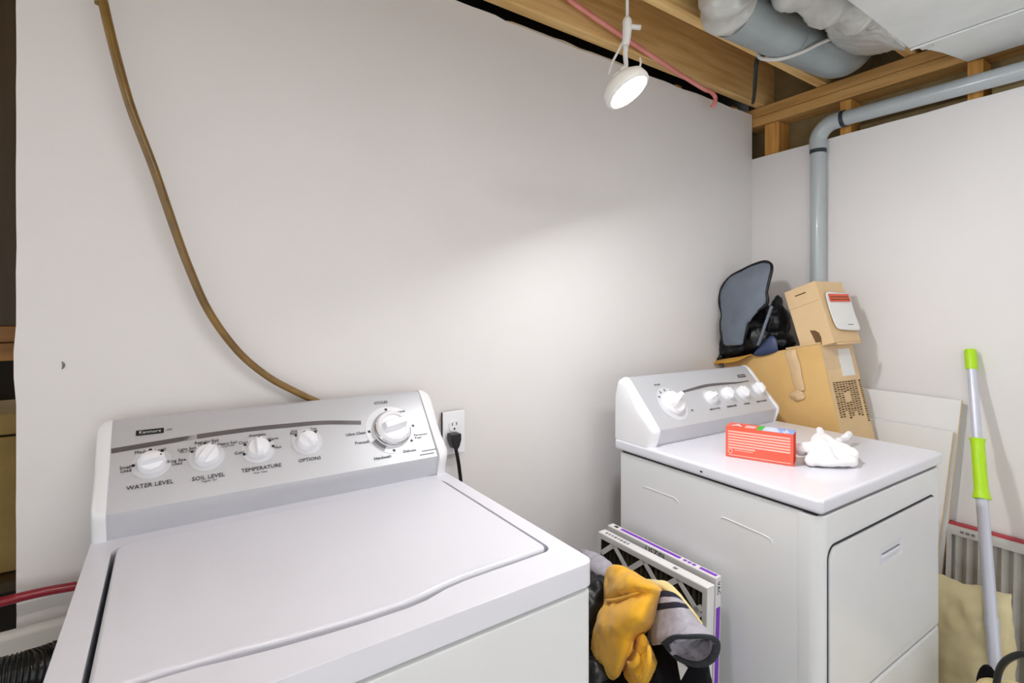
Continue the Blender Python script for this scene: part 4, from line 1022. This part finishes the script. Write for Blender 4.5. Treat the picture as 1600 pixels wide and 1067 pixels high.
# black garments filling the basket
def heap(name, parts, m, label, cat, vox=0.009, dsp=0.02, dsc=0.06):
    bm = bmesh.new()
    c0 = Vector(parts[0][0])
    for c, r in parts: ellipsoid(bm, Vector(c)-c0, r)
    o = link(name, bm, m); o.location = c0; blob(o, vox, 4, dsp, dsc)
    return tag(o, label, cat)
heap('black_trousers', [((0.86,0.80,0.42),(0.12,0.19,0.10)), ((0.9000,0.7138,0.5417),(0.05,0.06,0.09)), ((0.9200,0.7481,0.5434),(0.05,0.07,0.08)), ((0.9000,0.6737,0.5609),(0.045,0.05,0.09)), ((0.8800,0.7275,0.5204),(0.06,0.07,0.07))], 'blackcloth', 'black trousers at the bottom of the laundry heap', 'clothing')
heap('black_jacket', [((0.9000,0.9633,0.5805),(0.06,0.05,0.06)), ((0.9300,1.0085,0.5763),(0.05,0.05,0.045)), ((0.8800,0.9502,0.5534),(0.05,0.05,0.07)), ((0.9500,0.9866,0.5713),(0.04,0.04,0.05)), ((0.8000,0.8600,0.4792),(0.04,0.05,0.05)), ((0.9000,0.9760,0.4667),(0.05,0.06,0.09))], 'bagblack', 'shiny black jacket behind the yellow shirt, beside the washing machine', 'clothing', dsp=0.03, dsc=0.04)
# grey towel at the back left
bm = grid([[(1.0200,1.1505,0.6115),(1.0000,1.0892,0.6326),(0.9900,1.0370,0.6449),(0.9850,0.9926,0.6489),(0.9850,0.9675,0.6412)],
           [(0.9800,1.0909,0.6195),(0.9650,1.0419,0.6373),(0.9600,1.0056,0.6444),(0.9650,0.9808,0.6413),(0.9750,0.9659,0.6328)],
           [(0.9600,1.0594,0.6127),(0.9400,1.0105,0.6267),(0.9450,0.9856,0.6330),(0.9500,0.9656,0.6342),(0.9650,0.9600,0.6263)],
           [(0.9700,1.0611,0.5870),(0.9500,1.0125,0.5957),(0.9450,0.9814,0.6140),(0.9550,0.9686,0.6077),(0.9700,0.9692,0.5940)],
           [(0.9800,1.0581,0.5696),(0.9650,1.0152,0.5777),(0.9600,0.9884,0.5883),(0.9650,0.9766,0.5832),(0.9800,0.9812,0.5673)]])
o = link('grey_towel', bm, 'greycloth', None, subsurf=3, solid=0.005); wrinkle(o, 0.008, 0.04); tag(o, 'light grey towel tucked behind the washing machine corner above the yellow shirt', 'towel')
# cream strip of cloth behind the striped shirt
bm = grid([[(0.9450,0.8352,0.6759),(0.9450,0.8145,0.6878),(0.9400,0.7836,0.7004),(0.9400,0.7517,0.7094)],
           [(0.9350,0.8126,0.6783),(0.9300,0.7818,0.6938),(0.9250,0.7521,0.7062),(0.9300,0.7255,0.7068)],
           [(0.9300,0.7689,0.6842),(0.9200,0.7388,0.6987),(0.9150,0.7109,0.7035),(0.9300,0.7019,0.6932)],
           [(0.9300,0.7255,0.6844),(0.9200,0.7030,0.6935),(0.9150,0.6849,0.6942),(0.9300,0.6819,0.6811)],
           [(0.9300,0.7019,0.6736),(0.9200,0.6802,0.6805),(0.9200,0.6663,0.6780),(0.9300,0.6653,0.6703)],
           [(0.9300,0.6791,0.6633),(0.9250,0.6672,0.6663),(0.9250,0.6590,0.6670),(0.9300,0.6571,0.6627)]])
o = link('cream_cloth', bm, 'cream', None, subsurf=2, solid=0.004); wrinkle(o, 0.006, 0.03); tag(o, 'cream cloth folded over the top of the striped shirt', 'clothing')
# grey striped shirt with a ribbed cuff
ST_ = tag(empty('striped_shirt', (0.88,0.70,0.62)), 'grey knit shirt with navy stripes and a dark ribbed cuff', 'clothing')
O = Vector((0.88,0.70,0.62))
rows = [[(0.9150,0.7756,0.6827),(0.9050,0.7482,0.7011),(0.9000,0.7257,0.7135),(0.9050,0.7119,0.7130),(0.9150,0.7050,0.7034)],
        [(0.9050,0.7655,0.6764),(0.8920,0.7344,0.6985),(0.8850,0.7078,0.7141),(0.8900,0.6943,0.7150),(0.9100,0.6948,0.7019)],
        [(0.9000,0.7661,0.6641),(0.8820,0.7231,0.6956),(0.8720,0.6916,0.7157),(0.8800,0.6780,0.7173),(0.9050,0.6845,0.7011)],
        [(0.8950,0.7650,0.6516),(0.8750,0.7174,0.6872),(0.8620,0.6780,0.7139),(0.8700,0.6648,0.7177),(0.9000,0.6723,0.7011)],
        [(0.8900,0.7703,0.6280),(0.8650,0.7092,0.6750),(0.8500,0.6658,0.7067),(0.8550,0.6440,0.7171),(0.8900,0.6499,0.6988)],
        [(0.8850,0.7724,0.6059),(0.8550,0.7039,0.6576),(0.8350,0.6514,0.6989),(0.8400,0.6210,0.7156),(0.8800,0.6231,0.6979)],
        [(0.8800,0.7696,0.5916),(0.8450,0.6957,0.6491),(0.8200,0.6397,0.6967),(0.8200,0.5988,0.7199),(0.8600,0.5929,0.7072)],
        [(0.8850,0.7692,0.5750),(0.8500,0.7027,0.6295),(0.8150,0.6358,0.6923),(0.8120,0.5905,0.7198),(0.8500,0.5788,0.7102)]]
bm = grid([[Vector(p)-O for p in r] for r in rows], [1,0,1,0,0,0,0])
o = link('shirt_body', bm, ['greycloth','navy'], ST_, subsurf=3, solid=0.004); wrinkle(o, 0.007, 0.05)
cu = [Vector(p)-O for p in [(0.8350,0.6818,0.6477),(0.8150,0.6411,0.6894),(0.8080,0.6048,0.7125),(0.8120,0.5785,0.7258),(0.8300,0.5675,0.7219),(0.8450,0.5702,0.7020),(0.8500,0.5800,0.6735),(0.8500,0.5981,0.6503),(0.8450,0.6171,0.6390),(0.8450,0.6457,0.6291),(0.8450,0.6702,0.6286)]]
bm = bmesh.new(); cl = catmull(cu+[cu[0]],5)[:-1]; tube(bm, cl, 0.0075, 10, closed=True, sx=0.55); link('cuff', bm, 'rib', ST_, smooth=True)
cen = sum(cu, Vector())/len(cu)+Vector((0.035,0.01,0.0))
inn = [[p.lerp(cen, f)+Vector((0.03*f,0,0)) for p in cu+[cu[0]]] for f in (0.02,0.35,0.75,0.97)]
o = link('sleeve_lining', grid(inn), 'greycloth', ST_, subsurf=2, solid=0.002); wrinkle(o, 0.03, 0.025)
bm = bmesh.new()
prism(bm, [(-0.012,0.0),(0.014,0.004),(0.004,-0.034)], 0, -0.001, 0.001); bmesh.ops.translate(bm, vec=Vector((0.8500,0.6495,0.6182))-O, verts=bm.verts[:]); link('care_tag', bm, 'paper', ST_)
# yellow shirt
YS_ = [[(0.9300,0.9400,0.6627),(0.9050,0.9004,0.6956),(0.9000,0.8617,0.7079),(0.9050,0.8377,0.7121),(0.9100,0.8127,0.7082),(0.9300,0.8134,0.6888)],
       [(0.9200,0.9383,0.6491),(0.8800,0.8736,0.6932),(0.8620,0.8184,0.7186),(0.8600,0.7860,0.7283),(0.8700,0.7625,0.7270),(0.9200,0.7685,0.6990)],
       [(0.9100,0.9281,0.6310),(0.8620,0.8521,0.6906),(0.8420,0.7927,0.7237),(0.8380,0.7500,0.7398),(0.8500,0.7250,0.7438),(0.9200,0.7581,0.6949)],
       [(0.9000,0.9226,0.6112),(0.8500,0.8402,0.6709),(0.8320,0.7832,0.7094),(0.8300,0.7428,0.7334),(0.8420,0.7167,0.7417),(0.9150,0.7558,0.6848)],
       [(0.9050,0.9298,0.5892),(0.8720,0.8638,0.6357),(0.8600,0.8096,0.6731),(0.8500,0.7639,0.7065),(0.8450,0.7222,0.7294),(0.9100,0.7555,0.6753)],
       [(0.8900,0.9424,0.5625),(0.8500,0.8529,0.6349),(0.8250,0.7832,0.6857),(0.8180,0.7352,0.7193),(0.8300,0.7124,0.7252),(0.9050,0.7551,0.6632)],
       [(0.8850,0.9631,0.5280),(0.8300,0.8509,0.6152),(0.8000,0.7660,0.6757),(0.8000,0.7220,0.7047),(0.8250,0.7125,0.7010),(0.9050,0.7601,0.6381)],
       [(0.8800,0.9605,0.4996),(0.8150,0.8391,0.5982),(0.7900,0.7596,0.6573),(0.7900,0.7160,0.6869),(0.8250,0.7170,0.6754),(0.9000,0.7629,0.6220)],
       [(0.8750,0.9551,0.4731),(0.8150,0.8427,0.5706),(0.8000,0.7758,0.6272),(0.8080,0.7448,0.6480),(0.8350,0.7411,0.6451),(0.8900,0.7703,0.6053)],
       [(0.8750,0.9551,0.4418),(0.8150,0.8464,0.5430),(0.7950,0.7775,0.6039),(0.8000,0.7436,0.6326),(0.8450,0.7691,0.6121),(0.8900,0.7999,0.5767)],
       [(0.8700,0.9455,0.4267),(0.8200,0.8534,0.5164),(0.7950,0.7842,0.5759),(0.7900,0.7469,0.6109),(0.8300,0.7650,0.5978),(0.8800,0.8043,0.5625)],
       [(0.8750,0.9205,0.4339),(0.8250,0.8494,0.4961),(0.7950,0.7842,0.5540),(0.7900,0.7564,0.5842),(0.8200,0.7703,0.5742),(0.8700,0.8087,0.5433)],
       [(0.8800,0.9060,0.4239),(0.8300,0.8418,0.4780),(0.8000,0.7925,0.5251),(0.8000,0.7758,0.5497),(0.8200,0.7851,0.5436),(0.8700,0.8260,0.5076)],
       [(0.8800,0.8906,0.4141),(0.8400,0.8429,0.4589),(0.8200,0.8141,0.4876),(0.8200,0.8037,0.5027),(0.8400,0.8129,0.5016),(0.8800,0.8462,0.4760)]]
YO = Vector((0.86,0.82,0.60))
YS = tag(empty('yellow_shirt', YO), 'crumpled mustard yellow shirt draped over the laundry heap', 'clothing')
bm = grid([[Vector(p)-YO for p in r] for r in YS_])
o = link('shirt_body', bm, 'yellow', YS, subsurf=3, solid=0.005); wrinkle(o, 0.012, 0.045, 1)
rows = [[(0.8600,0.7860,0.6001),(0.8420,0.7567,0.6259),(0.8420,0.7442,0.6290),(0.8700,0.7561,0.6001)],
        [(0.8500,0.7835,0.5801),(0.8250,0.7430,0.6213),(0.8250,0.7231,0.6275),(0.8650,0.7393,0.5916)],
        [(0.8500,0.7968,0.5500),(0.8150,0.7387,0.6037),(0.8150,0.7113,0.6191),(0.8650,0.7286,0.5759)],
        [(0.8500,0.8070,0.5265),(0.8100,0.7403,0.5834),(0.8100,0.7040,0.6045),(0.8650,0.7247,0.5613)],
        [(0.8500,0.8173,0.5026),(0.8100,0.7466,0.5583),(0.8100,0.7069,0.5797),(0.8650,0.7286,0.5397)],
        [(0.8500,0.8208,0.4851),(0.8200,0.7590,0.5252),(0.8200,0.7217,0.5410),(0.8650,0.7363,0.5132)]]
bm = grid([[Vector(p)-YO for p in r] for r in rows])
o = link('shirt_sleeve', bm, 'yellow', YS, subsurf=3, solid=0.005); wrinkle(o, 0.016, 0.035)
# folded hem rolls that give the creases their edges
for pts, r in (([(0.8300,0.7634,0.6193),(0.8200,0.7590,0.6096),(0.8100,0.7561,0.5982),(0.8050,0.7594,0.5838)], 0.006), ([(0.8120,0.7344,0.6096),(0.8050,0.7265,0.6050),(0.8000,0.7281,0.5944),(0.8000,0.7405,0.5836),(0.8000,0.7515,0.5855)], 0.007), ([(0.8100,0.7280,0.6093),(0.8200,0.7127,0.6304),(0.8060,0.6961,0.6243),(0.8000,0.6953,0.6043),(0.8000,0.7070,0.5745),(0.8000,0.7190,0.5742)], 0.005), ([(0.8850,0.9041,0.6136),(0.8550,0.8434,0.6522),(0.8380,0.7889,0.6912),(0.8320,0.7478,0.7217)], 0.005)):
    bm = bmesh.new(); tube(bm, catmull([Vector(p)-YO for p in pts],6), (lambda r_: (lambda t: r_*(0.15+0.85*math.sin(PI*t)**0.7)))(r), 10); link('fold', bm, 'yellow', YS, smooth=True)
